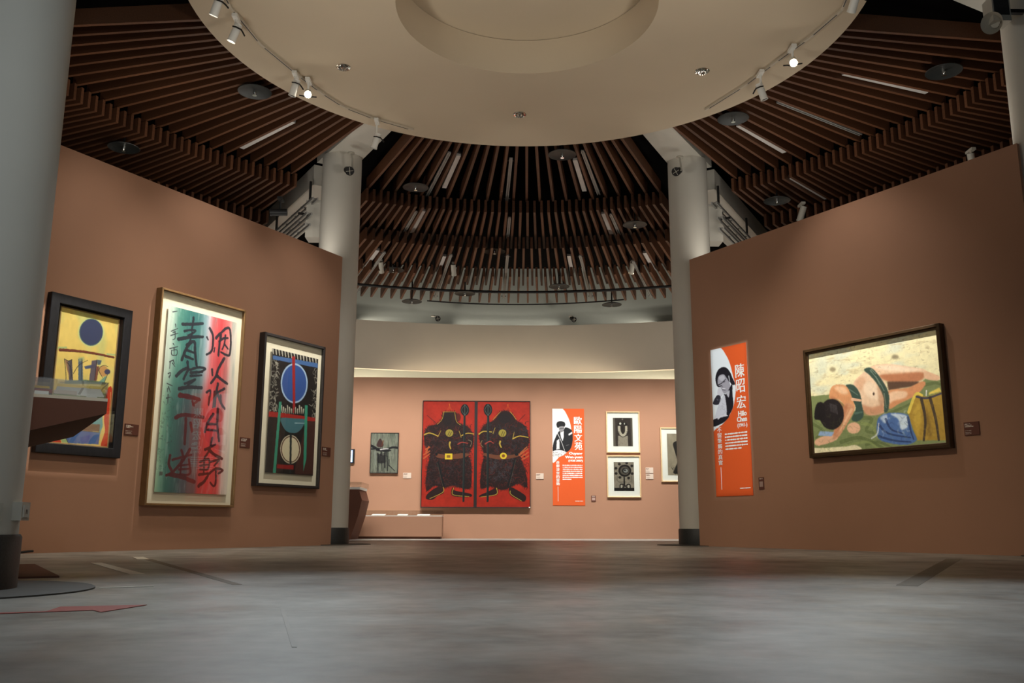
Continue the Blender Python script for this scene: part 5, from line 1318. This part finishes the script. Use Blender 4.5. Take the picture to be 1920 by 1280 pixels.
lamp_spot('glare_spot_light', p7, (1.6, -6.7, 0), 1000, COOL, 27, 0.9, 0.04)

lamp_spot('case_fill', (1.5, -9.5, 6.5), (-3.3, -4.4, 1.3), 420, NEUT, 12, 0.8, 0.04)  # unseen spot added to brighten the papers in the nearest case
GT = 'small spotlights hung among the slats'
spotlight((-3.15, 10.27, 6.66), (-3.0, 13.6, 1.8), 'small pale spotlight among the slats beside the far left column', GT, 1, 0.16, False, 1.1, M_PLASTIC)
spotlight((-1.40, 10.45, 6.66), (-1.0, 13.6, 1.8), 'small pale spotlight among the slats over the red diptych', GT, 1, 0.16, False, 1.1, M_PLASTIC)
spotlight((2.95, 10.17, 6.66), (2.6, 13.6, 1.8), 'small lit spotlight among the slats beside the far right column', GT, 2, 0.16, False, 1.1, M_PLASTIC)
spotlight((5.9, 6.55, 6.85), (4.6, 8.0, 2.0), 'small pale spotlight just above the top edge of the right wall', GT, 0, 0.2, False, 1.2, M_PLASTIC)
spotlight((7.95, 3.75, 6.85), (9.0, 5.0, 2.0), 'small pale spotlight above the right end of the right wall', GT, 0, 0.2, False, 1.1, M_PLASTIC)
spotlight((-4.79, 6.71, 6.9), (-7.0, 6.5, 6.5), 'grey spotlight lying almost level beside the far left column, above the wall', GT, 0, 0.3, False, 1.3, M_DGREY)

# recessed downlights in the disc
dl = None
for az, lab in ((-59, 'left one of three glittering recessed downlights in the ceiling disc'), (0, 'middle one of three glittering recessed downlights in the ceiling disc'), (59.6, 'right one of three glittering recessed downlights in the ceiling disc')):
    p = radial(3.16, az, DZ)
    if dl is None:
        dl = thing('downlight', lab, 'downlight', p, 0, 'recessed downlights in the ceiling disc')
        MB().lathe([(0.075, 0.0), (0.075, -0.012), (0.10, -0.016), (0.112, -0.006), (0.112, 0.0)], 32).build('trim_ring', M_CHROME, dl, True)
        g = MB().lathe([(0.072, -0.012), (0.06, -0.024), (0.03, -0.03), (0.01, -0.018)], 12)
        for i in range(10):
            a = i * 0.628
            g.lathe([(0.001, -0.04), (0.012, -0.025), (0.001, -0.012)], 6, (0.055 * math.cos(a), 0.055 * math.sin(a), -0.006))
        g.build('crystal_reflector', M_CHROME, dl)
    else:
        c = copy_tree(dl)
        c.location = p
        c['label'] = lab

# black faced projectors on the far columns and on the fascia
def face_lamp(loc, face, mount, lab, group, s=1.0):
    t = thing('projector_lamp', lab, 'lamp', loc, 0, group)
    d = Vector(face).normalized()
    M = d.to_track_quat('Z', 'Y').to_matrix().to_4x4()
    P = lambda x, y, z: M @ Vector((x * s, y * s, z * s))
    m = Vector(mount)
    MB().tube(m, m + Vector((0, 0, -0.03)), 0.09 * s, n=24).build('mounting_plate', M_PLASTIC, t, True)
    MB().path([m, m * 0.6 + Vector((0.05 * s, 0, 0.03 * s)), P(0.11, 0, -0.08), P(0.11, 0, -0.02)], 0.022 * s, 10).build('arm', M_PLASTIC, t, True)
    MB().tube(P(0, 0, -0.20), P(0, 0, 0.0), 0.085 * s, 0.105 * s, 28).build('housing', M_BLACK, t, True)
    r = MB().tube(P(0, 0, 0.0), P(0, 0, 0.03), 0.115 * s, n=28, caps=False)
    r.tube(P(0, 0, 0.0), P(0, 0, 0.006), 0.112 * s, n=28)
    r.build('bezel', M_BLACK, t, True)
    g = MB()
    for a in (0.3, 1.87):
        c, q = math.cos(a), math.sin(a)
        g.tube(P(-0.095 * c, -0.095 * q, 0.016), P(0.095 * c, 0.095 * q, 0.016), 0.007 * s, n=6)
    g.build('cross_louvre', M_PLASTIC, t)
    return t
face_lamp((-3.15, 5.16, 6.89), (0.45, -0.75, -0.45), (0.0, 0.1, 0.41), 'black faced projector lamp hung at the top of the far left column', 'projector lamps on the far columns', 0.75)
face_lamp((3.04, 5.16, 6.95), (-0.55, -0.7, -0.45), (0.1, 0.1, 0.35), 'black faced projector lamp hung at the top of the far right column', 'projector lamps on the far columns', 0.75)
face_lamp((-1.99, 14.12, 6.09), (0.2, -0.9, -0.4), (-0.14, 0.05, 0.10), 'small dark round lamp on the ledge of the pale curved wall, left one', 'lamps on the ledge of the curved wall', 0.68)
face_lamp((1.88, 14.12, 6.09), (0.5, -0.7, -0.5), (-0.08, 0.05, 0.12), 'small dark round lamp on the ledge of the pale curved wall, right one', 'lamps on the ledge of the curved wall', 0.68)
for x in (-1.99, 1.88):
    c = MB().path([(x + 0.02, 14.86, 6.05), (x + 0.02, 14.86, 6.9)], 0.006, 6).build('lamp_cable', M_DGREY)
    tag(c, 'thin vertical cable on the upper wall above the %s ledge lamp' % ('left' if x < 0 else 'right'), 'cable', 'cables above the ledge lamps')

# boxes on the outer side of the far columns, trays of rails running outwards beside the beams
for s, side in ((-1, 'left'), (1, 'right')):
    t = thing('junction_box', 'pale box fixed to the outer side of the far %s column above the wall' % side, 'box', (s * 3.97, 6.14, 5.86), 0, 'boxes on the far columns')
    MB().box(-0.14, 0.14, -0.12, 0.25, 0, 0.74).build('casing', M_COL, t)
    MB().box(-0.15, 0.15, -0.13, 0.26, 0.70, 0.76).build('cover', M_COL, t)
    b = MB()
    for off, z in ((0.50, 6.52), (0.60, 6.20), (0.62, 5.98)):
        for w in (-0.045, 0.045):
            b.box(off + w - 0.014, off + w + 0.014, 6.9, 11.5, z, z + 0.05)
        for r in np.arange(7.0, 11.5, 0.6):
            b.box(off - 0.05, off + 0.05, r, r + 0.03, z + 0.05, z + 0.07)
    t = thing('cable_tray', 'bundle of silvery rails running outward behind the far %s column' % side, 'cable tray', (0, 0, 0), math.radians(30) if s < 0 else math.radians(-30), 'rails behind the far columns')
    if s < 0: b.v = [(-x, y, z) for x, y, z in b.v]
    b.build('rails', M_ALU, t)
    h = MB()
    for r in (7.2, 9.4):
        h.box(s * 0.5 - 0.02, s * 0.5 + 0.02, r, r + 0.04, 6.57, 7.0)
        h.box(s * 0.62 - 0.1, s * 0.62 + 0.1, r, r + 0.04, 6.28, 6.32)
    h.build('hanger', M_BLACK, t)
p = MB().path([radial(11.75, a, 6.27) for a in np.linspace(-24, 24, 40)], 0.035, 10).build('conduit', M_BLACK, None, True)
tag(p, 'thick black curved conduit crossing behind the slat ends', 'conduit')
p = MB().path([radial(12.5, a, 6.22 - 0.10 * math.cos(a * 0.09)) for a in np.linspace(-10, 14, 30)], 0.018, 8).build('conduit', M_BLACK, None, True)
tag(p, 'thin black sagging cable below the thick conduit, behind the slat ends', 'conduit')

# horn loudspeaker at the right column
t = thing('horn_loudspeaker', 'pale speaker box with a grey horn under it, beside the top of the right column', 'loudspeaker', (6.17, -0.34, 6.97))
MB().box(-0.11, 0.13, -0.10, 0.12, -0.16, 0.20).build('cabinet', M_PLASTIC, t)
MB().box(-0.09, 0.11, -0.108, -0.10, -0.08, 0.17).build('grille', M_DGREY, t)
MB().tube((0.0, 0.0, -0.14), (-0.14, -0.10, -0.20), 0.045, 0.14, 28, caps=False).tube((-0.02, -0.01, -0.15), (-0.05, -0.03, -0.16), 0.05, 0.06, 20).build('horn', M_PLASTIC, t, True)
MB().box(0.13, 0.36, -0.03, 0.03, 0.0, 0.05).build('bracket', M_BLACK, t)

# sockets on the near column
def on_column(ang, z0, z1, w, lab, m):
    c = Vector((-3.425, -5.9325, 0))
    t = thing('wall_socket', lab, 'socket', c, ang, None)
    MB().box(-w / 2, w / 2, -0.425, -0.372, z0, z1).build('box', m, t)
    MB().box(-w / 2 + 0.02, w / 2 - 0.02, -0.43, -0.425, z0 + 0.018, z1 - 0.018).build('face_plate', M_COL, t)
    MB().box(-0.012, -0.006, -0.4315, -0.43, (z0 + z1) / 2 - 0.015, (z0 + z1) / 2 + 0.01).box(0.006, 0.012, -0.4315, -0.43, (z0 + z1) / 2 - 0.015, (z0 + z1) / 2 + 0.01).build('slots', M_BLACK, t)
on_column(math.atan2(0.152, 0.989) + math.pi / 2, 0.375, 0.475, 0.13, 'pale wall socket on the right flank of the nearest column', M_PLASTIC)
on_column(math.atan2(-0.42, 0.907) + math.pi / 2, 0.375, 0.465, 0.08, 'greenish grey socket at the left picture edge, on the front of the nearest column', M_PLASTIC)

# ------------------------------------------------------------------ pictures
def hung(name, lab, cat, wall, u, z, group=None):
    return thing(name, lab, cat, wpt(wall, u, z), WALLS[wall][1], group)

def rel(u0, u1, z0, z1, u, z):
    return u0 - u, u1 - u, z0 - z, z1 - z

def framed(name, lab, cat, wall, outer, border, depth, fmat, art, art_rect, art_y, W, board=None, board_y=0.0, lip=0.0, lipy=None, glass_y=None, liner=None, group=None, art_thick=0.012, seed=1, tone=1.0):
    u0, u1, z0, z1 = outer
    u, z = (u0 + u1) / 2, (z0 + z1) / 2
    t = hung(name, lab, cat, wall, u, z, group)
    a = rel(u0, u1, z0, z1, u, z)
    MB().frame(*a, border, -depth, -0.002, lip, lipy).build('frame', fmat, t)
    if board is not None:
        MB().box(a[0] + border * 0.9, a[1] - border * 0.9, -board_y, -0.003, a[2] + border * 0.9, a[3] - border * 0.9).build('mat_board', board, t)
    r = rel(*art_rect, u, z)
    if liner:
        MB().frame(r[0] - liner, r[1] + liner, r[2] - liner, r[3] + liner, liner + 0.004, -art_y - 0.006, -0.004).build('liner', M_LINER, t)
    canvas(art, 'picture', *r, -art_y, t, W, thick=art_thick, seed=seed, tone=tone)
    if glass_y:
        MB().box(a[0] + border * 0.8, a[1] - border * 0.8, -glass_y, -glass_y + 0.003, a[2] + border * 0.8, a[3] - border * 0.8).build('glass_pane', M_GLASS, t)
    return t

framed('framed_painting', 'painting of a dark blue sun on yellow in a broad black frame', 'painting', 'L', (-2.745, -1.515, 1.223, 3.266), 0.125, 0.09, M_FRBLK,
       'sun', (-2.555, -1.69, 1.365, 3.11), 0.03, 170, board=M_FRBLK, board_y=0.01, liner=0.014, glass_y=0.07)
framed('framed_calligraphy', 'tall brush calligraphy on a green and red ground in a thin gilt frame', 'calligraphy', 'L', (-1.085, 0.568, 0.608, 3.708), 0.032, 0.125, M_FRGOLD,
       'calli', (-0.925, 0.425, 0.795, 3.475), 0.100, 230, board=M_MAT, board_y=0.07, glass_y=0.118, art_thick=0.006)
framed('framed_painting', 'black painting with a blue oval sun, red bar and green posts in a charcoal frame', 'painting', 'L', (1.018, 2.52, 0.957, 3.445), 0.045, 0.125, M_FRGRY,
       'blue', (1.22, 2.36, 1.175, 3.205), 0.100, 200, board=M_MAT, board_y=0.07, glass_y=0.118, art_thick=0.006)
framed('framed_painting', 'wide beach painting of a sunbather on a green blanket in a dark bronze frame', 'painting', 'R', (-0.345, 2.02, 1.385, 3.085), 0.075, 0.11, M_FRBRN,
       'beach', (-0.28, 1.945, 1.455, 3.015), 0.065, 330, lip=1, lipy=-0.085)
framed('framed_painting', 'small grey and black abstract painting on the back wall beside the red diptych', 'painting', 'B', (-3.70, -2.945, 1.70, 2.79), 0.018, 0.05, M_FRTHIN,
       'grey', (-3.685, -2.96, 1.715, 2.775), 0.04, 110, tone=0.7)
framed('framed_print', 'upper framed ink print of an animal face, pale frame, hung over the other print', 'print', 'B', (2.677, 3.594, 2.279, 3.401), 0.03, 0.045, M_FRMAPLE,
       'inka', (2.866, 3.40, 2.457, 3.229), 0.017, 110, board=M_MATW, board_y=0.014, glass_y=0.035, group='ink prints in pale frames', art_thick=0.002, tone=0.75)
framed('framed_print', 'lower framed ink print of a ringed flower shape, pale frame', 'print', 'B', (2.676, 3.592, 1.085, 2.206), 0.03, 0.045, M_FRMAPLE,
       'inkb', (2.866, 3.41, 1.263, 2.03), 0.017, 110, board=M_MATW, board_y=0.014, glass_y=0.035, group='ink prints in pale frames', art_thick=0.002, tone=0.75)
framed('framed_print', 'pale framed ink print partly hidden behind the far right column', 'print', 'B', (4.15, 5.28, 1.506, 2.969), 0.03, 0.045, M_FRMAPLE,
       'inkc', (4.332, 5.10, 1.684, 2.806), 0.017, 110, board=M_MATW, board_y=0.014, glass_y=0.035, group='ink prints in pale frames', art_thick=0.002, tone=0.75)
# diptych
du, dz = -0.855, 2.233
t = hung('diptych_painting', 'large red diptych of two dark armoured guardians on the back wall', 'painting', 'B', du, dz)
for (u0, u1, art, sd) in ((-2.315, -0.862, 'guardl', 3), (-0.862, 0.612, 'guardr', 4)):
    a = rel(u0, u1, 0.80, 3.667, du, dz)
    MB().frame(*a, 0.020 if art == 'guardr' else 0.020, -0.09, -0.002).build('frame', M_FRTHIN, t)
MB().box(-0.905 - du, -0.824 - du, -0.088, -0.003, 0.81 - dz, 3.66 - dz).build('centre_strip', M_FRTHIN, t)
canvas('guardl', 'picture', *rel(-2.297, -0.90, 0.82, 3.645, du, dz), -0.075, t, 230, 'left guardian panel', thick=0.06, seed=5, tone=0.66)
canvas('guardr', 'picture', *rel(-0.824, 0.592, 0.82, 3.645, du, dz), -0.075, t, 230, 'right guardian panel', thick=0.06, seed=6, tone=0.66)
MB().box(0.565 - du, 0.605 - du, -0.096, -0.09, 0.803 - dz, 0.828 - dz).build('corner_tag', M_PAPER, t)

# ------------------------------------------------------------------ banners with lettering
def marks(mb, x0, x1, z, h, y, rng):
    """one line of print too small to read: a connected ribbon of uneven height"""
    n = max(3, int((x1 - x0) / 0.011))
    vs = []
    for i in range(n + 1):
        k = rng.choice((0.35, 0.8, 0.9, 1.0))
        x = x0 + (x1 - x0) * i / n
        vs += [(x, y, z - h / 2 * k), (x, y, z + h / 2 * k)]
    mb.add(vs, [(2 * i, 2 * i + 2, 2 * i + 3, 2 * i + 1) for i in range(n)])
def banner(lab, wall, rect, art, big, lines, vert, para, rule, foot, seed):
    u0, u1, z0, z1 = rect
    u, z = (u0 + u1) / 2, (z0 + z1) / 2
    t = hung('text_banner', lab, 'banner', wall, u, z, 'orange artist banners')
    canvas(art, 'board', *rel(*rect, u, z), -0.008, t, 150, thick=0.007, seed=seed, tone=0.85 if wall == 'B' else 1.0)
    for group_, nm, dx in ((big, 'name_character', 0.006), (lines, 'latin_line', 0.004)):
        for txt, a0, a1, b0, b1, wt in group_:       # printed three times, a hair apart, for a bold weight
            lettering([(txt, a0 - u + k, b0 - z, a1 - a0, b1 - b0, wt) for k in (-dx, 0, dx)], nm, M_PAPER, t, -0.0092)
    txt, a0, a1, b0, b1 = vert
    st = (b1 - b0) / len(txt)
    lettering([(c, a0 - u + k, b1 - z - (i + 0.94) * st, a1 - a0, st * 0.88, 0.0) for i, c in enumerate(txt) for k in (-0.003, 0.0, 0.003)], 'vertical_lettering', M_PAPER, t, -0.0092)
    rng = random.Random(seed)
    x0, x1, zt_, zb, n, last = para
    for i in range(n):
        m = MB()
        zz = zt_ + (zb - zt_) * i / (n - 1)
        marks(m, x0 - u, (x1 if i < n - 1 else last) - u, zz - z, 0.028, -0.0095, rng)
        m.build('text_line', M_PAPER, t)
    m = MB()
    marks(m, foot[0] - u, foot[1] - u, foot[2] - z, 0.016, -0.0095, rng)
    m.build('credit_line', M_PAPER, t)
    MB().box(rule[0] - 0.005 - u, rule[0] + 0.005 - u, -0.0095, -0.008, rule[1] - z, rule[2] - z).build('rule_line', M_PAPER, t)
    return t
banner('orange banner on the right wall with a man resting his head on his hand', 'R', (-2.515, -1.648, 0.852, 3.45), 'banr',
       [('陳', -1.925, -1.715, 2.865, 3.10, 0.0), ('昭', -1.915, -1.72, 2.60, 2.835, 0.0), ('宏', -1.92, -1.715, 2.325, 2.55, 0.0)],
       [('Hilo', -1.900, -1.708, 2.195, 2.285, 0.02), ('Chen', -1.935, -1.707, 2.098, 2.188, 0.02), ('(1941-)', -1.93, -1.706, 1.99, 2.075, 0.01)],
       ('不留筆觸的真實', -2.425, -2.325, 1.385, 2.05), (-2.245, -1.715, 1.915, 1.655, 6, -1.855), (-2.373, 0.968, 1.353), (-1.94, -1.70, 0.978), 8)
banner('orange banner on the back wall with a man in a beret and dark jacket', 'B', (1.215, 2.083, 0.87, 3.472), 'banb',
       [('歐', 1.805, 2.018, 3.04, 3.258, 0.0), ('陽', 1.806, 2.018, 2.808, 3.018, 0.0), ('文', 1.815, 2.018, 2.578, 2.79, 0.0), ('苑', 1.815, 2.02, 2.352, 2.565, 0.0)],
       [('Ouyang', 1.665, 2.02, 2.205, 2.295, 0.02), ('Wen-yuan', 1.555, 2.023, 2.105, 2.195, 0.02), ('(1928-2007)', 1.645, 2.027, 2.02, 2.09, 0.01)],
       ('蒼鬱淒實的靈動', 1.312, 1.40, 1.40, 2.06), (1.48, 2.02, 1.94, 1.565, 8, 1.72), (1.357, 0.982, 1.368), (1.815, 2.027, 0.987), 9)

# ------------------------------------------------------------------ wall labels and screens
def wall_label(lab, wall, u0, u1, z0, z1, m, mt, group, seed, rows=(0.86, 0.76, 0.66, 0.36, 0.22, 0.12)):
    u, z = (u0 + u1) / 2, (z0 + z1) / 2
    t = hung('wall_label', lab, 'label', wall, u, z, group)
    a = rel(u0, u1, z0, z1, u, z)
    MB().box(a[0], a[1], -0.014, -0.001, a[2], a[3]).build('card', m, t)
    rng = random.Random(seed)
    for i, r in enumerate(rows):
        b = MB()
        w = (a[1] - a[0]) * (rng.uniform(0.3, 0.6) if i < 3 else rng.uniform(0.4, 0.5))
        marks(b, a[0] + 0.012, a[0] + 0.012 + w, a[2] + (a[3] - a[2]) * r, 0.012 if i < 3 else 0.005, -0.0155, rng)
        b.build('text_line', mt, t)
GL = 'dark red labels beside the pictures'
wall_label('dark red label between the yellow sun painting and the calligraphy', 'L', -1.425, -1.20, 1.557, 1.708, M_CARD, M_TEXT, GL, 1)
wall_label('dark red label between the calligraphy and the blue sun painting', 'L', 0.723, 0.933, 1.545, 1.70, M_CARD, M_TEXT, GL, 2)
wall_label('dark red label at the end of the left wall beside the far left column', 'L', 2.68, 2.90, 1.54, 1.697, M_CARD, M_TEXT, GL, 3)
wall_label('dark red label to the right of the beach painting', 'R', 2.18, 2.39, 1.535, 1.708, M_CARD, M_TEXT, GL, 4)
GW = 'pale labels on the back wall'
M_WL = mat('pale_label_card', (214, 196, 180), 0.7)
M_WT = mat('grey_print', (150, 120, 104), 0.7)
wall_label('pale label between the small grey painting and the red diptych', 'B', -2.805, -2.59, 1.573, 1.72, M_WL, M_WT, GW, 5)
wall_label('pale label between the red diptych and the orange banner', 'B', 0.765, 0.97, 1.567, 1.72, M_WL, M_WT, GW, 6)
wall_label('upper one of two pale labels right of the ink prints', 'B', 3.73, 3.935, 1.737, 1.888, M_WL, M_WT, GW, 7)
wall_label('lower one of two pale labels right of the ink prints', 'B', 3.73, 3.935, 1.578, 1.722, M_WL, M_WT, GW, 8)
def guide_card(lab, wall, u0, u1, z0, z1):
    u, z = (u0 + u1) / 2, (z0 + z1) / 2
    t = hung('guide_card', lab, 'card', wall, u, z, 'audio guide cards beside the banners')
    a = rel(u0, u1, z0, z1, u, z)
    h = a[3] - a[2]
    MB().box(a[0], a[1], -0.012, -0.001, a[2], a[3]).build('card', M_CARD, t)
    MB().box(a[0] + 0.018, a[1] - 0.018, -0.0135, -0.012, a[2] + h * 0.22, a[2] + h * 0.66).build('pale_panel', mat('pale_panel_print', (178, 150, 140), 0.7), t)
    m = MB()
    marks(m, a[0] + 0.02, a[1] - 0.02, a[3] - h * 0.12, 0.014, -0.0135, random.Random(3))
    m.build('printed_lines', M_TEXT, t)
guide_card('small dark card low beside the orange banner on the right wall', 'R', -1.51, -1.40, 0.943, 1.14)
guide_card('small dark card low beside the orange banner on the back wall', 'B', 2.247, 2.368, 0.977, 1.135)
t = hung('screen', 'dark framed lit screen on the back wall just right of the far left column', 'screen', 'B', -4.45, 2.155)
MB().box(-0.33, 0.33, -0.045, -0.002, -0.19, 0.19).build('casing', M_BLACK, t)
MB().box(-0.30, 0.28, -0.047, -0.045, -0.16, 0.16).build('display', M_SCREEN, t)
MB().box(0.13, 0.26, -0.0485, -0.047, -0.15, -0.05).box(0.13, 0.26, -0.0485, -0.047, 0.02, 0.06).box(0.13, 0.26, -0.0485, -0.047, 0.09, 0.13).build('display_text', M_SCREENW, t)

# ------------------------------------------------------------------ showcases
def case_glass(t, x0, x1, y0, y1, z0, z1):
    e = 0.006
    m = MB()
    m.box(x0, x1, y0, y0 + e, z0, z1).box(x0, x1, y1 - e, y1, z0, z1).box(x0, x0 + e, y0 + e, y1 - e, z0, z1).box(x1 - e, x1, y0 + e, y1 - e, z0, z1).box(x0, x1, y0, y1, z1, z1 + e)
    m.build('acrylic_cover', M_ACRYL, t)
t = thing('display_case', 'terracotta cantilever display case with clear cover in front of the yellow sun painting', 'display case', (-3.35, -4.63, 0), math.radians(30))
MB().prism([(-0.95, 0.0), (-0.62, 0.0), (-0.62, 0.875), (0.20, 1.13), (0.20, 1.215), (-0.95, 1.215)], 0.0, 2.1).build('body', M_PLATE, t)
MB().box(-1.0, 0.0, 0.0, 2.15, 0, 0.012).build('foot_plate', M_PLATE, t)
MB().box(-0.95, 0.20, 0.0, 2.1, 1.215, 1.237).build('rim', M_MAT, t)
case_glass(t, -0.95, 0.20, 0.0, 2.1, 1.237, 1.35)
BASE = Matrix.Translation((-3.35, -4.63, 0)) @ Matrix.Rotation(math.radians(30), 4, 'Z')
def in_case(name, lab, cat, x0, x1, y0, y1, za, zb, m, thick=0.006, spine=False, group='papers in the nearest display case'):
    """a sheet lying tilted, front edge at height za, back edge at zb"""
    c = BASE @ Vector(((x0 + x1) / 2, y0, 0))
    t = thing(name, lab, cat, c, math.radians(30), group)
    w = (x1 - x0) / 2
    d = y1 - y0
    s = 0.12 * d
    MB().hexa([(-w, 0, za), (w, 0, za), (w + s * 0, d, zb), (-w + s, d, zb), (-w, 0, za + thick), (w, 0, za + thick), (w, d, zb + thick), (-w + s, d, zb + thick)]).build('sheet', m, t)
    if spine:
        MB().hexa([(-0.012, 0, za + thick), (0.004, 0, za + thick), (0.05, d, zb + thick), (0.034, d, zb + thick), (-0.012, 0, za + thick + 0.003), (0.004, 0, za + thick + 0.003), (0.05, d, zb + thick + 0.003), (0.034, d, zb + thick + 0.003)]).build('fold', M_PLASTIC, t)
MB_ = MB
M_KHAKI, M_YEL, M_BROWN = mat('grey_brown_paper', (176, 162, 152), 0.8), mat('yellow_paper', (214, 176, 70), 0.8), mat('red_brown_paper', (150, 84, 66), 0.8)
in_case('open_book', 'white open book at the right end of the nearest display case', 'book', -0.14, 0.18, 0.05, 0.30, 1.250, 1.332, M_PAPER, 0.008, True)
in_case('paper_sheet', 'grey brown sheet at the left in the nearest display case', 'paper', -0.40, -0.16, 0.06, 0.30, 1.262, 1.33, M_KHAKI)
in_case('paper_sheet', 'yellow strip of paper across the grey sheet in the nearest display case', 'paper', -0.40, -0.17, 0.13, 0.17, 1.296, 1.312, M_YEL)
in_case('paper_sheet', 'red brown sheet at the front left in the nearest display case', 'paper', -0.40, -0.16, 0.022, 0.045, 1.25, 1.275, M_BROWN)
in_case('paper_sheet', 'pale sheet with lines in the front of the nearest display case', 'paper', -0.15, 0.0, 0.022, 0.05, 1.25, 1.275, M_TEXT)
for x0, x1, lab in ((-0.27, -0.18, 'left'), (0.06, 0.13, 'right')):
    in_case('caption_tag', '%s small white caption tag at the front edge of the nearest display case' % lab, 'tag', x0, x1, 0.009, 0.02, 1.238, 1.26, M_PAPER, 0.003, group='caption tags in the nearest display case')

t = thing('display_case', 'low long terracotta display case with flat clear cover below the red diptych', 'display case', (-2.78, 12.6, 0))
MB().box(-1.09, 1.09, 0.0, 0.75, 0.06, 0.565).build('body', M_WALL, t)
MB().box(-1.05, 1.05, 0.04, 0.72, 0.0, 0.06).build('recessed_plinth', M_PLATE, t)
MB().box(-1.09, 1.09, 0.0, 0.75, 0.565, 0.585).build('rim', M_PAPER, t)
case_glass(t, -1.10, 1.10, -0.01, 0.76, 0.585, 0.705)
for x, w, lab in ((-3.34, 0.17, 'left'), (-2.72, 0.13, 'middle'), (-2.18, 0.16, 'right')):
    q = thing('paper_sheet', '%s white sheet lying in the low display case under the diptych' % lab, 'paper', (x, 12.75, 0.586), 0, 'sheets in the low display case')
    MB().hexa([(-w, 0, 0.004), (w, 0, 0.004), (w, 0.3, 0.03), (-w, 0.3, 0.03), (-w, 0, 0.012), (w, 0, 0.012), (w, 0.3, 0.04), (-w, 0.3, 0.04)]).build('sheet', M_PAPER, q)

t = thing('display_case', 'tall display case with slanted dark body half hidden behind the far left column', 'display case', (-4.1, 11.0, 0))
MB().prism([(-0.6, 0.0), (0.33, 0.0), (0.50, 0.55), (0.58, 0.93), (0.50, 1.18), (-0.6, 1.18)], 0.0, 1.3).build('body', M_PLATE, t)
MB().box(-0.6, 0.52, 0.0, 1.3, 1.18, 1.235).build('rim', M_PAPER, t)
case_glass(t, -0.6, 0.56, 0.0, 1.3, 1.235, 1.35)

# ------------------------------------------------------------------ things on the floor
def flat(name, lab, cat, poly, m, z0=0.001, z1=0.003, group=None, kind=None):
    n = len(poly)
    vs = [(x, y, z0) for x, y in poly] + [(x, y, z1) for x, y in poly]
    o = MB().add(vs, [tuple(range(n)), tuple(range(2 * n - 1, n - 1, -1))] + [(i, (i + 1) % n, n + (i + 1) % n, n + i) for i in range(n)]).build(name, m)
    return tag(o, lab, cat, group, kind)
flat('floor_arrow', 'red arrow stuck on the floor in front of the nearest column', 'arrow', [(-2.95, -7.36), (-2.27, -7.085), (-2.31, -6.87), (-1.97, -6.77), (-2.03, -7.12), (-2.10, -7.03), (-2.95, -7.47)], M_RED)
flat('floor_tape', 'long pale strip of tape on the floor below the left wall', 'tape', [(-4.14, -2.30), (-4.06, -2.25), (-2.93, -4.20), (-3.02, -4.25)], M_TAPE, group='tape strips on the floor')
flat('floor_tape', 'short pale sliver of tape at the edge of the nearest column ring', 'tape', [(-2.66, -5.62), (-2.40, -5.50), (-2.39, -5.53), (-2.66, -5.66)], M_TAPE, group='tape strips on the floor')
flat('floor_tape', 'small pale strip of tape on the floor close to the left wall', 'tape', [(-4.35, -0.75), (-4.25, -0.70), (-3.95, -1.35), (-4.05, -1.40)], M_TAPE, group='tape strips on the floor')
flat('trim_7', None, None, [(-4.0, -1.35), (-3.93, -1.32), (-1.93, -5.33), (-1.98, -5.36)], M_SEAM, 0.0003, 0.0015, kind='structure')
flat('trim_8', None, None, [(4.90, -0.62), (4.72, -0.62), (2.08, -5.30), (2.18, -5.38)], M_SEAM, 0.0003, 0.0015, kind='structure')
flat('trim_9', None, None, [(-1.345, -6.90), (-1.33, -6.90), (-1.0, -8.2), (-1.015, -8.2)], M_JOINT, 0.0003, 0.0012, kind='structure')
p = MB().path([wpt('L', u, 0.015) + Vector((0.06 * S3, -0.03, 0.012 * math.sin(u * 9))) for u in np.linspace(-3.05, -2.62, 14)], 0.014, 8).build('cable', M_BLACK, None, True)
tag(p, 'short black cable end lying on the floor at the foot of the left wall', 'cable')
